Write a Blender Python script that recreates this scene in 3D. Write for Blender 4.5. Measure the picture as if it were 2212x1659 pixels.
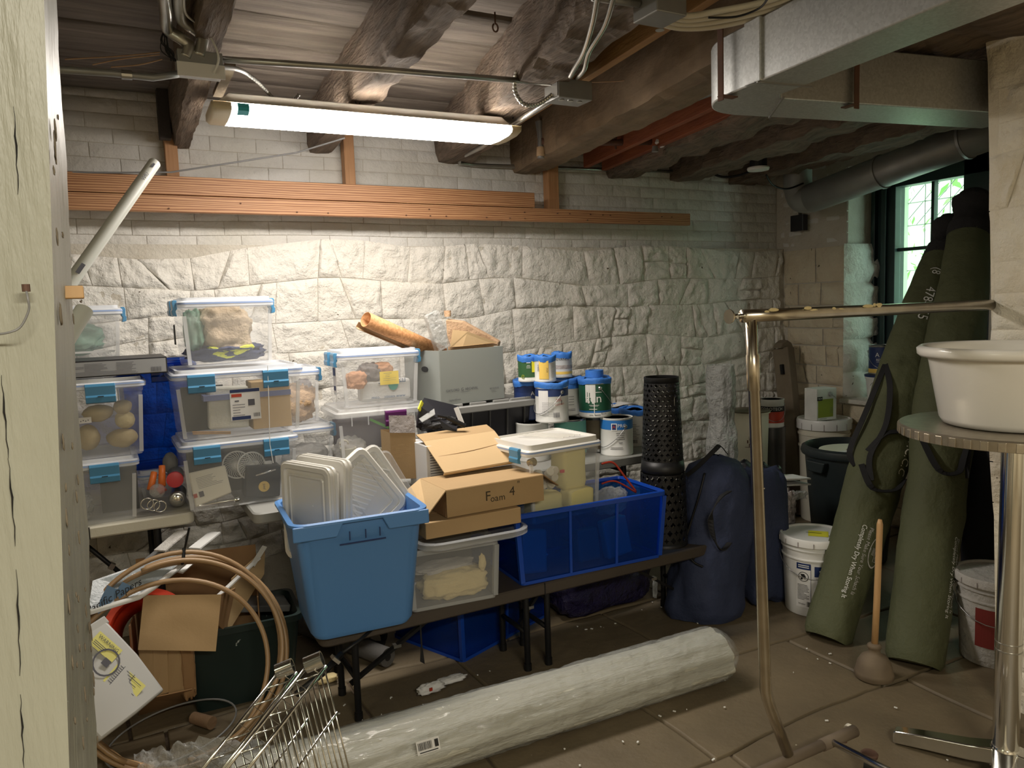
import bpy, math, random
from mathutils import Vector, Matrix, noise
sc = bpy.context.scene
for o in list(bpy.data.objects): bpy.data.objects.remove(o)
COL = sc.collection
PI = math.pi
R = math.radians

# ---------------------------------------------------------------- camera
IW, IH, FPX = 2212.0, 1659.0, 1640.0
CAM = Vector((0, 0, 1.5))
yaw, pitch, roll = R(28.3), R(5.8), math.atan(.035)
FWD = Vector((math.sin(yaw)*math.cos(pitch), math.cos(yaw)*math.cos(pitch), -math.sin(pitch)))
r0 = Vector((math.cos(yaw), -math.sin(yaw), 0)); u0 = r0.cross(FWD)
RT = r0*math.cos(roll)-u0*math.sin(roll); UP = r0*math.sin(roll)+u0*math.cos(roll)
cd = bpy.data.cameras.new('camera'); cam = bpy.data.objects.new('camera', cd); COL.objects.link(cam)
mw = Matrix((RT, UP, -FWD)).transposed().to_4x4(); mw.translation = CAM; cam.matrix_world = mw
cd.sensor_width = 36; cd.lens = 36*FPX/IW; cd.clip_start = .02
sc.camera = cam
def at(x, y, X=None, Y=None, Z=None):      # where the line of sight through a photo pixel meets a plane of the room
    d = FWD+RT*((x-IW/2)/FPX)+UP*((IH/2-y)/FPX)
    for i, v in enumerate((X, Y, Z)):
        if v is not None: return CAM+d*((v-CAM[i])/d[i])

# ---------------------------------------------------------------- light
w = bpy.data.worlds.new('daylight'); sc.world = w; w.use_nodes = True
bg = w.node_tree.nodes['Background']; bg.inputs[0].default_value = (.62, .95, .80, 1); bg.inputs[1].default_value = 2.6
def area(name, loc, rot, sx, sy, power, col):
    l = bpy.data.lights.new(name, 'AREA'); l.shape = 'RECTANGLE'; l.size = sx; l.size_y = sy; l.energy = power; l.color = col
    o = bpy.data.objects.new(name, l); o.location = loc; o.rotation_euler = rot; COL.objects.link(o); return o
LENS_EMIT = 21.0
area('lamp_behind', (.3, -1.1, 2.3), (0, 0, 0), 1.2, .25, 43, (1, .93, .77))
area('area_left', (-1.3, .9, 2.2), (0, R(-25), 0), .5, .5, 3, (.95, .95, .70))  # weak area light out of view at the left; no doorway is built
sc.view_settings.view_transform = 'Standard'; sc.view_settings.look = 'None'
sc.view_settings.exposure = 1.0; sc.view_settings.gamma = 1
sc.cycles.transparent_max_bounces = 40; sc.cycles.max_bounces = 10; sc.cycles.diffuse_bounces = 5
sc.cycles.use_denoising = True; sc.cycles.sample_clamp_indirect = 6; sc.cycles.caustics_reflective = False; sc.cycles.caustics_refractive = False

# ---------------------------------------------------------------- materials
MATS = {}
def _n(nt, t, **k):
    n = nt.nodes.new(t)
    for a, v in k.items(): setattr(n, a, v)
    return n
def mat(name, col, rough=.6, metal=0, bs=0, bd=0, col2=None, vs=4, vd=.5, spec=.5, alpha=1, emit=0, stretch=None, coat=0, kind='noise', specks=None, trans=0):
    """principled material: colour noise between col and col2 (vs scale, vd contrast), bump noise (bs scale, bd depth in m)"""
    m = bpy.data.materials.new(name); m.use_nodes = True; nt = m.node_tree; b = nt.nodes['Principled BSDF']; L = nt.links.new
    b.inputs['Base Color'].default_value = (*col, 1); b.inputs['Roughness'].default_value = rough; b.inputs['Metallic'].default_value = metal
    b.inputs['Specular IOR Level'].default_value = spec; b.inputs['Alpha'].default_value = alpha; b.inputs['Coat Weight'].default_value = coat
    b.inputs['Transmission Weight'].default_value = trans
    if emit: b.inputs['Emission Color'].default_value = (*col, 1); b.inputs['Emission Strength'].default_value = emit
    tc = _n(nt, 'ShaderNodeTexCoord'); src = tc.outputs['Object']
    if stretch:
        mp = _n(nt, 'ShaderNodeMapping'); mp.inputs['Scale'].default_value = stretch; L(src, mp.inputs[0]); src = mp.outputs[0]
    out = None
    if col2:
        if kind == 'wave':
            t = _n(nt, 'ShaderNodeTexWave'); t.inputs['Scale'].default_value = vs; t.inputs['Distortion'].default_value = 7; t.inputs['Detail'].default_value = 3
            t.bands_direction = 'Z'; t.inputs['Detail Scale'].default_value = 1.2; f = t.outputs['Fac']
        elif kind == 'voronoi':
            t = _n(nt, 'ShaderNodeTexVoronoi'); t.inputs['Scale'].default_value = vs; sp = _n(nt, 'ShaderNodeSeparateColor'); L(t.outputs['Color'], sp.inputs[0]); f = sp.outputs[0]
        else:
            t = _n(nt, 'ShaderNodeTexNoise'); t.inputs['Scale'].default_value = vs; t.inputs['Detail'].default_value = 6; f = t.outputs['Fac']
        L(src, t.inputs['Vector'])
        rp = _n(nt, 'ShaderNodeValToRGB'); rp.color_ramp.elements[0].position = .5-vd/2; rp.color_ramp.elements[1].position = .5+vd/2
        rp.color_ramp.elements[0].color = (*col2, 1); rp.color_ramp.elements[1].color = (*col, 1); L(f, rp.inputs[0]); out = rp.outputs[0]
    if specks:                                   # (colour, scale, threshold)
        t = _n(nt, 'ShaderNodeTexNoise'); t.inputs['Scale'].default_value = specks[1]; t.inputs['Detail'].default_value = 3; L(src, t.inputs['Vector'])
        rp = _n(nt, 'ShaderNodeValToRGB'); rp.color_ramp.elements[0].position = specks[2]; rp.color_ramp.elements[1].position = specks[2]+.02; L(t.outputs['Fac'], rp.inputs[0])
        rp.color_ramp.elements[0].color = (0, 0, 0, 1); rp.color_ramp.elements[1].color = (1, 1, 1, 1)
        mx = _n(nt, 'ShaderNodeMix', data_type='RGBA'); L(rp.outputs[0], mx.inputs['Factor'])
        if out: L(out, mx.inputs[6])
        else: mx.inputs[6].default_value = (*col, 1)
        mx.inputs[7].default_value = (*specks[0], 1); out = mx.outputs[2]
    if out: L(out, b.inputs['Base Color'])
    if bd:
        t = _n(nt, 'ShaderNodeTexNoise'); t.inputs['Scale'].default_value = bs; t.inputs['Detail'].default_value = 7; t.inputs['Roughness'].default_value = .6; L(src, t.inputs['Vector'])
        bp = _n(nt, 'ShaderNodeBump'); bp.inputs['Distance'].default_value = bd; bp.inputs['Strength'].default_value = 1; L(t.outputs['Fac'], bp.inputs['Height']); L(bp.outputs[0], b.inputs['Normal'])
    MATS[name] = m; return m
def tinted(name, col, tint, body=.4, rough=.2):
    """coloured see-through plastic: a tinted clear layer mixed with a glossy body"""
    m = bpy.data.materials.new(name); m.use_nodes = True; nt = m.node_tree; b = nt.nodes['Principled BSDF']; o = nt.nodes['Material Output']
    b.inputs['Base Color'].default_value = (*col, 1); b.inputs['Roughness'].default_value = rough
    t = _n(nt, 'ShaderNodeBsdfTransparent'); t.inputs[0].default_value = (*tint, 1); mx = _n(nt, 'ShaderNodeMixShader'); mx.inputs[0].default_value = body
    nt.links.new(t.outputs[0], mx.inputs[1]); nt.links.new(b.outputs[0], mx.inputs[2]); nt.links.new(mx.outputs[0], o.inputs[0]); return m

WHITE = mat('whitewash', (.80, .78, .73), .75, bs=26, bd=.022, col2=(.73, .69, .61), vs=1.6, vd=.7, specks=((.10, .07, .04), 23, .735))
BRICKP = mat('painted_brick', (.72, .71, .69), .7, bs=30, bd=.010, col2=(.60, .58, .52), vs=2.5, specks=((.08, .06, .04), 31, .75))
PIERW = mat('pier_cream', (.86, .82, .71), .8, bs=22, bd=.018, col2=(.72, .64, .50), vs=5, vd=.5, specks=((.12, .08, .05), 26, .73))
PIERJ = mat('pier_joint', (.74, .68, .56), .85, bs=22, bd=.012)
JOINT = mat('joint_mortar', (.62, .59, .52), .9, bs=40, bd=.01, col2=(.50, .45, .37), vs=6)
PIER = mat('pier_whitewash', (.70, .64, .50), .8, bs=22, bd=.02, col2=(.58, .48, .34), vs=5, vd=.5, specks=((.10, .07, .04), 26, .72))
DIRT = mat('dirt_ledge', (.20, .13, .08), .95, bs=50, bd=.01, col2=(.10, .06, .035), vs=20)
FLAG = mat('flagstone', (.190, .146, .086), .60, bs=9, bd=.008, col2=(.108, .083, .050), vs=3.2, vd=.6, specks=((.50, .46, .36), 55, .755))
FJOINT = mat('floor_joint', (.10, .07, .045), .9, bs=60, bd=.01)
PLANKO = mat('old_board', (.22, .185, .15), .8, bs=5, bd=.010, col2=(.09, .07, .055), vs=3, stretch=(1, 9, 9), vd=.5)
BEAM = mat('hewn_beam', (.30, .225, .165), .85, bs=7, bd=.03, col2=(.10, .07, .05), vs=3.5, stretch=(9, 1.3, 9), vd=.55)
BEAML = mat('stained_beam', (.27, .19, .115), .8, bs=7, bd=.012, col2=(.12, .08, .045), vs=4, stretch=(2, 1, 2), vd=.5)
REDJ = mat('red_joist', (.30, .085, .028), .7, bs=6, bd=.004, col2=(.20, .05, .02), vs=4, stretch=(9, 1, 9))
DARKW = mat('dark_board', (.05, .04, .035), .9, bs=8, bd=.01)
LUMBER = mat('new_lumber', (.50, .27, .13), .55, bs=9, bd=.003, col2=(.27, .115, .05), vs=5, stretch=(.30, 5, 6), kind='wave', vd=.7)
STUD = mat('stud_wood', (.50, .28, .13), .6, bs=9, bd=.003, col2=(.38, .18, .08), vs=8, stretch=(8, 8, .6), vd=.6)
YELW = mat('yellow_strip', (.42, .23, .075), .6, bs=9, bd=.003, col2=(.30, .15, .05), vs=6, stretch=(8, 1, 8))
GALV = mat('galvanised', (.60, .61, .60), .42, .75, bs=60, bd=.0004, col2=(.50, .51, .50), vs=150, kind='voronoi', vd=.9)
GALVD = mat('dull_pipe', (.34, .34, .33), .45, .5, col2=(.26, .26, .25), vs=9)
STEEL = mat('conduit_steel', (.55, .54, .50), .32, .9, col2=(.40, .39, .36), vs=8)
CHROME = mat('chrome', (.78, .78, .75), .14, 1)
RACKM = mat('worn_chrome', (.68, .62, .50), .25, 1, col2=(.50, .44, .35), vs=22)
IRON = mat('rusty_iron', (.10, .06, .045), .8, .3, bs=50, bd=.001, col2=(.17, .08, .05), vs=20)
BLACKM = mat('black_metal', (.012, .012, .013), .45, .3)
CARD = mat('cardboard', (.43, .29, .145), .85, bs=90, bd=.0006, col2=(.39, .26, .13), vs=5)
CARDL = mat('cardboard_inside', (.56, .40, .215), .85, bs=90, bd=.0005, col2=(.52, .36, .19), vs=4)
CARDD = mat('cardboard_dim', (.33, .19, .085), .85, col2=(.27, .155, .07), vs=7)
CLEAR = mat('clear_plastic', (.80, .82, .84), .16, alpha=.21, spec=.6)
FROST = mat('frosted_plastic', (.80, .81, .82), .3, alpha=.40, spec=.6)
SEMI = mat('semi_clear_plastic', (.62, .64, .65), .2, alpha=.38, spec=.6)
LIDC = mat('lid_plastic', (.80, .83, .88), .22, alpha=.62, spec=.6)
MILK = mat('milky_plastic', (.80, .78, .73), .28, alpha=.88, spec=.6)
MILKC = mat('milky_panel', (.76, .75, .71), .25, alpha=.72, spec=.6)
LATCH = mat('blue_latch', (.07, .24, .42), .3)
GASK = mat('blue_gasket', (.30, .42, .72), .3, alpha=.9)
PURP = mat('purple_latch', (.10, .02, .10), .3)
BTOTE = mat('blue_tote', (.095, .25, .56), .42, bs=300, bd=.0002)
BTRAN = tinted('blue_clear', (.005, .050, .30), (.08, .34, .88), .42)
BTRIM = mat('blue_rim', (.008, .06, .40), .25)
GREYP = mat('grey_plastic', (.20, .20, .20), .5)
LGREY = mat('grey_lid', (.26, .26, .25), .5)
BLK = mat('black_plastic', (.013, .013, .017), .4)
BLKSH = mat('black_bag', (.006, .006, .009), .18, bs=22, bd=.02)
PBAG = mat('purple_bag', (.016, .012, .060), .10, bs=16, bd=.06)
WPL = mat('white_plastic', (.76, .76, .74), .35)
WPL2 = mat('ivory_plastic', (.72, .68, .56), .45)
TABLEW = mat('table_plastic', (.58, .55, .45), .55, bs=90, bd=.0008)
TABLEG = mat('grey_table', (.30, .30, .28), .55)
BENCH = mat('bench_brown', (.060, .047, .036), .55, bs=160, bd=.0008)
NAVY = mat('navy_fabric', (.032, .044, .10), .8, bs=14, bd=.010, col2=(.022, .032, .075), vs=6)
GREENB = mat('green_canvas', (.092, .100, .045), .75, bs=9, bd=.016, col2=(.074, .082, .038), vs=5)
DKCLOTH = mat('dark_cloth', (.025, .024, .026), .9, bs=25, bd=.01)
WEB = mat('black_webbing', (.008, .008, .009), .8)
BEIGE = mat('beige_cloth', (.66, .53, .38), .9, bs=18, bd=.02)
TAN = mat('tan_cloth', (.50, .34, .20), .9, bs=14, bd=.02)
YCLOTH = mat('yellow_cloth', (.66, .54, .28), .9, bs=12, bd=.015)
YFOAM = mat('yellow_foam', (.74, .66, .30), .9)
LIME = mat('lime_glove', (.66, .70, .06), .7, bs=20, bd=.008)
NAVYC = mat('navy_cloth', (.04, .05, .11), .9, bs=20, bd=.01)
GREENC = mat('green_film', (.25, .45, .33), .4, alpha=.6, bs=20, bd=.01)
PEACH = mat('peach_cloth', (.80, .45, .27), .9, bs=15, bd=.01)
GREYC = mat('grey_cloth', (.34, .31, .30), .9, bs=20, bd=.01)
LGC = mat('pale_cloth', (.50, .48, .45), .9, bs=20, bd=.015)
FOLDER = mat('dark_folder', (.085, .085, .085), .7)
TAPE = mat('painters_tape', (.035, .17, .56), .6, bs=60, bd=.002)
CANW = mat('can_white', (.72, .72, .69), .5, col2=(.62, .62, .58), vs=12)
CANS = mat('can_steel', (.42, .42, .42), .3, .9)
CAND = mat('can_dark_steel', (.14, .14, .14), .35, .8, col2=(.09, .09, .09), vs=8)
NAVYL = mat('navy_label', (.012, .03, .12), .5)
BLUEL = mat('blue_label', (.02, .16, .48), .5)
GRNL = mat('green_label', (.012, .085, .045), .5)
GRNL2 = mat('dark_green_label', (.03, .10, .035), .5)
YELL = mat('yellow_label', (.80, .55, .12), .5)
YELB = mat('bright_yellow', (.75, .70, .03), .5)
REDL = mat('red_label', (.45, .045, .02), .5)
LIMEL = mat('lime_label', (.24, .30, .03), .5)
INK = mat('black_ink', (.012, .012, .012), .7)
INKG = mat('grey_ink', (.10, .10, .12), .7)
INKW = mat('white_ink', (.80, .80, .76), .6)
INKB = mat('blue_ink', (.05, .13, .25), .6)
PAPER = mat('paper', (.74, .73, .72), .7)
NOTE = mat('yellow_note', (.66, .52, .14), .8)
PENCIL = mat('marker_ink', (.05, .035, .02), .8)
TEAL = mat('teal_ink', (.16, .45, .38), .6)
POSTP = mat('post_paint', (.305, .303, .245), .42, bs=7, bd=.005, col2=(.255, .253, .20), vs=3, stretch=(4, 4, .6), specks=((.16, .12, .06), 11, .76))
TUBEW = mat('white_tube', (.66, .67, .62), .35)
COIL = mat('brown_tubing', (.35, .23, .12), .4, col2=(.30, .18, .085), vs=7)
GBIN = mat('grey_bin', (.52, .52, .51), .25)
REDO = mat('red_orange_plastic', (.62, .05, .018), .4)
GTOTE = mat('green_tote', (.010, .022, .020), .45, specks=((.45, .5, .48), 16, .72))
FOAMG = mat('grey_foam', (.11, .105, .10), .95, bs=200, bd=.001)
ROLLW = mat('wrapped_roll', (.58, .57, .49), .55, bs=7, bd=.02, col2=(.50, .49, .41), vs=4, stretch=(.7, 5, 5))
FILM = mat('clear_film', (.82, .84, .80), .10, alpha=.30, bs=11, bd=.12, spec=1.0, coat=.5)
TRASH = mat('trash_can_plastic', (.022, .030, .032), .4)
DUSTY = mat('dusty_rail', (.20, .155, .11), .8, .2, col2=(.13, .10, .07), vs=12)
FILM2 = mat('thick_film', (.80, .82, .80), .10, alpha=.42, bs=20, bd=.05, spec=.9)
HANDLEW = mat('handle_wood', (.58, .36, .17), .5, col2=(.48, .28, .12), vs=8, stretch=(8, 8, 1))
RUBBER = mat('plunger_rubber', (.22, .165, .105), .75, col2=(.12, .09, .06), vs=9)
BASIN = mat('basin_plastic', (.86, .83, .76), .22, coat=.3)
TTOP = mat('table_top_metal', (.48, .43, .34), .38, .85, bs=120, bd=.0004, col2=(.36, .31, .24), vs=30)
GLASS = mat('window_glass', (.9, 1, .95), .02, alpha=.08)
WFRAME = mat('window_frame', (.006, .022, .022), .45)
LEAFM = mat('outdoor_leaf', (.13, .34, .05), .6, col2=(.30, .50, .16), vs=4)
OUTW = mat('outdoor_wall', (.62, .68, .52), .8)
CORK = mat('foam_cork', (.24, .15, .085), .9, bs=50, bd=.003)
ORANGE = mat('orange_handle', (.75, .18, .03), .45)
PINK = mat('red_lid', (.62, .06, .07), .45)
GOURD = mat('gourd_skin', (.52, .41, .22), .7, bs=18, bd=.004, col2=(.40, .30, .15), vs=7)
WALLP = mat('patterned_paper', (.62, .32, .14), .7, col2=(.42, .19, .07), vs=85, vd=.3)
KRAFT = mat('kraft_paper', (.55, .37, .23), .8, bs=9, bd=.02, stretch=(1, 1, 1), col2=(.45, .28, .16), vs=9)
GRBOX = mat('archive_grey', (.30, .32, .30), .75, bs=200, bd=.0002)
WOODB = mat('dusty_wood', (.20, .165, .115), .9, bs=9, bd=.006, col2=(.14, .11, .075), vs=6)
CASE = mat('fixture_case', (.60, .57, .52), .5)
LENS = bpy.data.materials.new('lit_lens'); LENS.use_nodes = True
_b = LENS.node_tree.nodes['Principled BSDF']; _b.inputs['Base Color'].default_value = (.9, .9, .85, 1)
_b.inputs['Emission Color'].default_value = (1, .925, .84, 1); _b.inputs['Emission Strength'].default_value = LENS_EMIT
LENSD = mat('lens_end', (.66, .56, .38), .35, emit=0)
TEALT = mat('teal_tape', (.03, .42, .50), .5)

# ---------------------------------------------------------------- mesh helpers
class MB:
    def __init__(s): s.v = []; s.f = []
    def add(s, vs, fs):
        n = len(s.v); s.v += [tuple(v) for v in vs]; s.f += [tuple(i+n for i in f) for f in fs]; return s
    def box(s, c, d, rot=None, taper=1):
        vs = []
        for z in (-.5, .5):
            k = 1 if z < 0 else taper
            for x, y in ((-.5, -.5), (.5, -.5), (.5, .5), (-.5, .5)): vs.append(Vector((x*d[0]*k, y*d[1]*k, z*d[2])))
        if rot: vs = [rot @ v for v in vs]
        c = Vector(c); return s.add([v+c for v in vs], [(3, 2, 1, 0), (4, 5, 6, 7), (0, 1, 5, 4), (1, 2, 6, 5), (2, 3, 7, 6), (3, 0, 4, 7)])
    def bar(s, a, b, w, t, up=(0, 0, 1)):
        a = Vector(a); b = Vector(b); d = b-a; L = d.length; x = d/L; y = Vector(up).cross(x)
        y = y.normalized() if y.length > 1e-5 else Vector((0, 1, 0)); z = x.cross(y)
        return s.box((a+b)/2, (L, w, t), Matrix((x, y, z)).transposed())
    def loft(s, loops, cap0=False, cap1=False, closed=True):
        n = len(loops[0]); b = len(s.v); s.v += [tuple(p) for l in loops for p in l]
        for i in range(len(loops)-1):
            for j in range(n if closed else n-1):
                k = (j+1) % n; s.f.append((b+i*n+j, b+i*n+k, b+(i+1)*n+k, b+(i+1)*n+j))
        if cap0: s.f.append(tuple(b+j for j in reversed(range(n))))
        if cap1: s.f.append(tuple(b+(len(loops)-1)*n+j for j in range(n)))
        return s
    def lathe(s, prof, c=(0, 0, 0), n=28, cap0=True, cap1=True, sx=1, sy=1):
        return s.loft([[(c[0]+r*sx*math.cos(2*PI*j/n), c[1]+r*sy*math.sin(2*PI*j/n), c[2]+z) for j in range(n)] for r, z in prof], cap0, cap1)
    def tube(s, pts, r, n=8, rs=None, cyc=False):
        pts = [Vector(p) for p in pts]; m = len(pts); loops = []; pv = None
        for i, p in enumerate(pts):
            a = pts[(i-1) % m] if (i or cyc) else p; c = pts[(i+1) % m] if (i < m-1 or cyc) else p
            t = (c-a).normalized()
            if pv is None: pv = Vector((0, 0, 1)) if abs(t.z) < .9 else Vector((1, 0, 0))
            pv = (pv-t*pv.dot(t)).normalized(); q = t.cross(pv); k = rs[i] if rs else r
            loops.append([p+pv*(k*math.cos(2*PI*j/n))+q*(k*math.sin(2*PI*j/n)) for j in range(n)])
        if cyc: loops.append(loops[0]); return s.loft(loops)
        return s.loft(loops, True, True)
    def grid(s, fn, nu, nv):
        b = len(s.v); s.v += [tuple(fn(i/nu, j/nv)) for j in range(nv+1) for i in range(nu+1)]
        for j in range(nv):
            for i in range(nu): a = b+j*(nu+1)+i; s.f.append((a, a+1, a+nu+2, a+nu+1))
        return s
    def prism(s, poly, o, u, v, t):           # polygon (list of 2D) in plane o,u,v extruded by vector t
        o, u, v, t = map(Vector, (o, u, v, t)); return s.loft([[o+u*a+v*b for a, b in poly], [o+u*a+v*b+t for a, b in poly]], True, True)
    def blob(s, c, d, seed=0, amp=.12, fr=2.2, e=2.6, nu=26, nv=16, rot=None, zmin=None):
        c = Vector(c)
        def f(u, v):
            a = 2*PI*u; b = PI*(v-.5); q = 2/e
            sg = lambda x: math.copysign(abs(x)**q, x)
            p = Vector((sg(math.cos(b))*sg(math.cos(a)), sg(math.cos(b))*sg(math.sin(a)), sg(math.sin(b))))
            k = 1+amp*noise.fractal(p*fr+Vector((seed*7.1, seed*3.3, 0)), .8, 2, 4)
            p = Vector((p.x*d[0]/2, p.y*d[1]/2, p.z*d[2]/2))*k
            if rot: p = rot @ p
            p = p+c
            if zmin is not None: p.z = max(p.z, zmin)
            return p
        return s.grid(f, nu, nv)
    def build(s, name, m, parent=None, smooth=False, bev=0, kind=None, label=None, solid=0):
        me = bpy.data.meshes.new(name); me.from_pydata(s.v, [], s.f); me.update(); me.materials.append(m)
        o = bpy.data.objects.new(name, me); COL.objects.link(o)
        if parent: o.parent = parent
        if smooth:
            me.polygons.foreach_set('use_smooth', [True]*len(me.polygons))
            if smooth != 'all': me.set_sharp_from_angle(angle=R(38))
        if solid: q = o.modifiers.new('solid', 'SOLIDIFY'); q.thickness = solid; q.offset = 0
        if bev: q = o.modifiers.new('bevel', 'BEVEL'); q.width = bev; q.segments = 2; q.limit_method = 'ANGLE'; q.angle_limit = R(40)
        if kind: o['kind'] = kind
        if label: o['label'] = label
        return o
def tag(o, label, cat, group=None, kind=None):
    o['label'] = label; o['category'] = cat
    if group: o['group'] = group
    if kind: o['kind'] = kind
    return o
def thing(name, label, cat, loc=(0, 0, 0), rz=0, group=None, rot=None):
    o = bpy.data.objects.new(name, None); COL.objects.link(o); o.location = loc; o.rotation_euler = rot or (0, 0, rz); o.empty_display_size = .05
    return tag(o, label, cat, group)
def struct(o): o['kind'] = 'structure'; return o
def rr(w, d, r, z, k=4, cx=0, cy=0):         # rounded rectangle loop
    r = min(r, w/2-.0005, d/2-.0005); P = []
    for i, (sx, sy) in enumerate(((1, 1), (-1, 1), (-1, -1), (1, -1))):
        for j in range(k+1):
            a = PI/2*(i+j/k); P.append((cx+sx*(w/2-r)+r*math.cos(a), cy+sy*(d/2-r)+r*math.sin(a), z))
    return P
def arc(c, r, a0, a1, n, u=(1, 0, 0), v=(0, 0, 1)):
    c, u, v = Vector(c), Vector(u), Vector(v); return [c+u*(r*math.cos(a0+(a1-a0)*i/n))+v*(r*math.sin(a0+(a1-a0)*i/n)) for i in range(n+1)]
_tc = {}
def tmesh(s, size):
    if s not in _tc:
        cu = bpy.data.curves.new('t', 'FONT'); cu.body = s; cu.size = 1; cu.resolution_u = 2; cu.align_x = 'CENTER'; cu.align_y = 'CENTER'
        ob = bpy.data.objects.new('t', cu); me = bpy.data.meshes.new_from_object(ob)
        _tc[s] = ([tuple(v.co) for v in me.vertices], [tuple(p.vertices) for p in me.polygons])
        bpy.data.objects.remove(ob); bpy.data.meshes.remove(me); bpy.data.curves.remove(cu)
    v, f = _tc[s]; return [(a*size, b*size) for a, b, _ in v], f
def plane_map(o, u, v):
    o, u, v = Vector(o), Vector(u).normalized(), Vector(v).normalized(); n = u.cross(v)
    return lambda a, b, h=0: o+u*a+v*b+n*h
def cyl_map(r, a0, c=(0, 0, 0)):             # a runs round the cylinder (left to right as read from outside), b up
    return lambda a, b, h=0: Vector((c[0]+(r+h)*math.cos(a0+a/r), c[1]+(r+h)*math.sin(a0+a/r), c[2]+b))
def letters(parent, mp, items, m, name='lettering', h=.0008, sx=1):
    """items: (text, a, b, size[, rotation]) or ('|', a, b, w, h) for a printed bar; one mesh laid on the surface map mp"""
    q = MB()
    for it in items:
        if it[0] == '|':
            _, a, b, ww, hh = it; n = 6; q.grid(lambda u, v: mp(a+(u-.5)*ww, b+(v-.5)*hh, h), n, 1)
        else:
            vs, fs = tmesh(it[0], it[3]); t = it[4] if len(it) > 4 else 0; c, s = math.cos(t), math.sin(t)
            q.add([mp(it[1]+(x*c-y*s)*sx, it[2]+x*s+y*c, h) for x, y in vs], fs)
    return q.build(name, m, parent)
def micro(a, b, w, rows, dy=.004, th=.0012, seed=0):   # rows of unreadably small print
    rd = random.Random(seed); out = []
    for i in range(rows):
        ww = w*rd.uniform(.55, 1); out.append(('|', a-(w-ww)/2, b-i*dy, ww, th))
    return out
def barcode(a, b, w, h, seed=0):
    rd = random.Random(seed); out = []; x = -w/2
    while x < w/2: t = rd.uniform(.0006, .0018); out.append(('|', a+x, b, t, h)); x += t+rd.uniform(.0008, .002)
    return out

# ---------------------------------------------------------------- masonry, planks
def stonepatch(q, mp, c, depth, rough, seed, nu=7, nv=5, edge=.002):
    """a stone whose face is the quad c (4 corners in wall coords a,b), standing proud of the joint plane by depth"""
    (ax, ay), (bx, by), (cx, cy), (dx, dy) = c
    def f(u, v):
        e = min(u, 1-u, v, 1-v); uu, vv = u, v
        x = (ax*(1-uu)+bx*uu)*(1-vv)+(dx*(1-uu)+cx*uu)*vv; y = (ay*(1-uu)+by*uu)*(1-vv)+(dy*(1-uu)+cy*uu)*vv
        if e < 1e-6: return mp(x, y, -edge)
        p = Vector((x*7, y*7, seed*.37)); h = depth*(.25+.75*min(1, e*7)**.6)+rough*(.6*noise.fractal(p, .7, 2.1, 4)+.35*noise.fractal(p*2.6, .8, 2.1, 3))
        return mp(x+rough*.4*noise.noise(p*2), y+rough*.4*noise.noise(p*2+Vector((9, 9, 9))), h)
    us = [0, .0, ]; q.grid(f, nu, nv); return q
def courses(a0, a1, b0, b1, hs, ws, rd, gap, warp, diag=0.0, avoid=None, stag=None):
    out = []; b = b0; row = 0
    def W(a, bb): return (a+warp*noise.noise(Vector((a*2.1, bb*2.3, 3.7))), bb+warp*noise.noise(Vector((a*1.3, bb*2.9, 8.1))))
    while b < b1-hs[0]*.5:
        h = min(rd.uniform(*hs), b1-b); h = b1-b if b1-b-h < hs[0]*.6 else h
        a = a0-(rd.random()*ws[0] if stag is None else stag*(row % 2))
        while a < a1:
            wd = rd.uniform(*ws); x0, x1 = max(a, a0), min(a+wd, a1); a += wd
            if x1-x0 < .03: continue
            parts = [((x0, b), (x1, b), (x1, b+h), (x0, b+h))]
            if wd > .22 and rd.random() < diag:
                m1, m2 = x0+(x1-x0)*rd.uniform(.3, .7), x0+(x1-x0)*rd.uniform(.2, .8)
                parts = [((x0, b), (m1, b), (m2, b+h), (x0, b+h)), ((m1, b), (x1, b), (x1, b+h), (m2, b+h))]
            elif h > .15 and wd < .30 and rd.random() < .3 and diag:
                k = b+h*rd.uniform(.4, .6); parts = [((x0, b), (x1, b), (x1, k), (x0, k)), ((x0, k), (x1, k), (x1, b+h), (x0, b+h))]
            for p in parts:
                cx = sum(t[0] for t in p)/4; cy = sum(t[1] for t in p)/4
                if avoid and avoid(cx, cy): continue
                g = gap/2; P = []
                for (x, y) in p:
                    P.append((x+(g if x < cx else -g), y+(g if y < cy else -g)))
                P = [W(x, y) for x, y in P]; out.append(P)
        b += h; row += 1
    return out
def masonry(parent, mp, quads, m, name, depth, rough, nu, nv, seed=0):
    rd = random.Random(seed)
    for i, c in enumerate(quads):
        stonepatch(MB(), mp, c, depth*rd.uniform(.7, 1.3), rough, i+seed*50, nu, nv).build(name, m, parent, smooth='all')

# ================================================================ the room
rd = random.Random(4)
# back wall: rubble stone below, brick above
wb = MB().box((1.4, 4.0665, .925), (6.2, .2, 1.85)).build('wall_back', JOINT); struct(wb)
mpB = lambda a, b, h=0: Vector((a, 3.962-h, b))
qs = courses(-.62, 4.42, .28, 1.845, (.085, .21), (.13, .44), rd, .003, .09, .5)
masonry(wb, mpB, qs, WHITE, 'stone', .011, .028, 16, 11, 1)
wbb = MB().box((1.4, 4.137, 2.23), (6.2, .2, .76)).build('wall_back_upper', JOINT); struct(wbb)
mpU = lambda a, b, h=0: Vector((a, 4.032-h, b))
qs = courses(-.62, 4.42, 1.835, 2.56, (.066, .070), (.205, .225), rd, .003, .010, 0, None, .1)
masonry(wbb, mpU, qs, BRICKP, 'brick', .004, .006, 7, 4, 2)
def ledge(u, v): x = -.62+5.04*u; return (x, 4.03-.062*v, 1.846+.010*noise.noise(Vector((x*6, v*2, 0))))
MB().grid(ledge, 120, 5).build('dirt_ledge', DIRT, wb, smooth='all')
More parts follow.
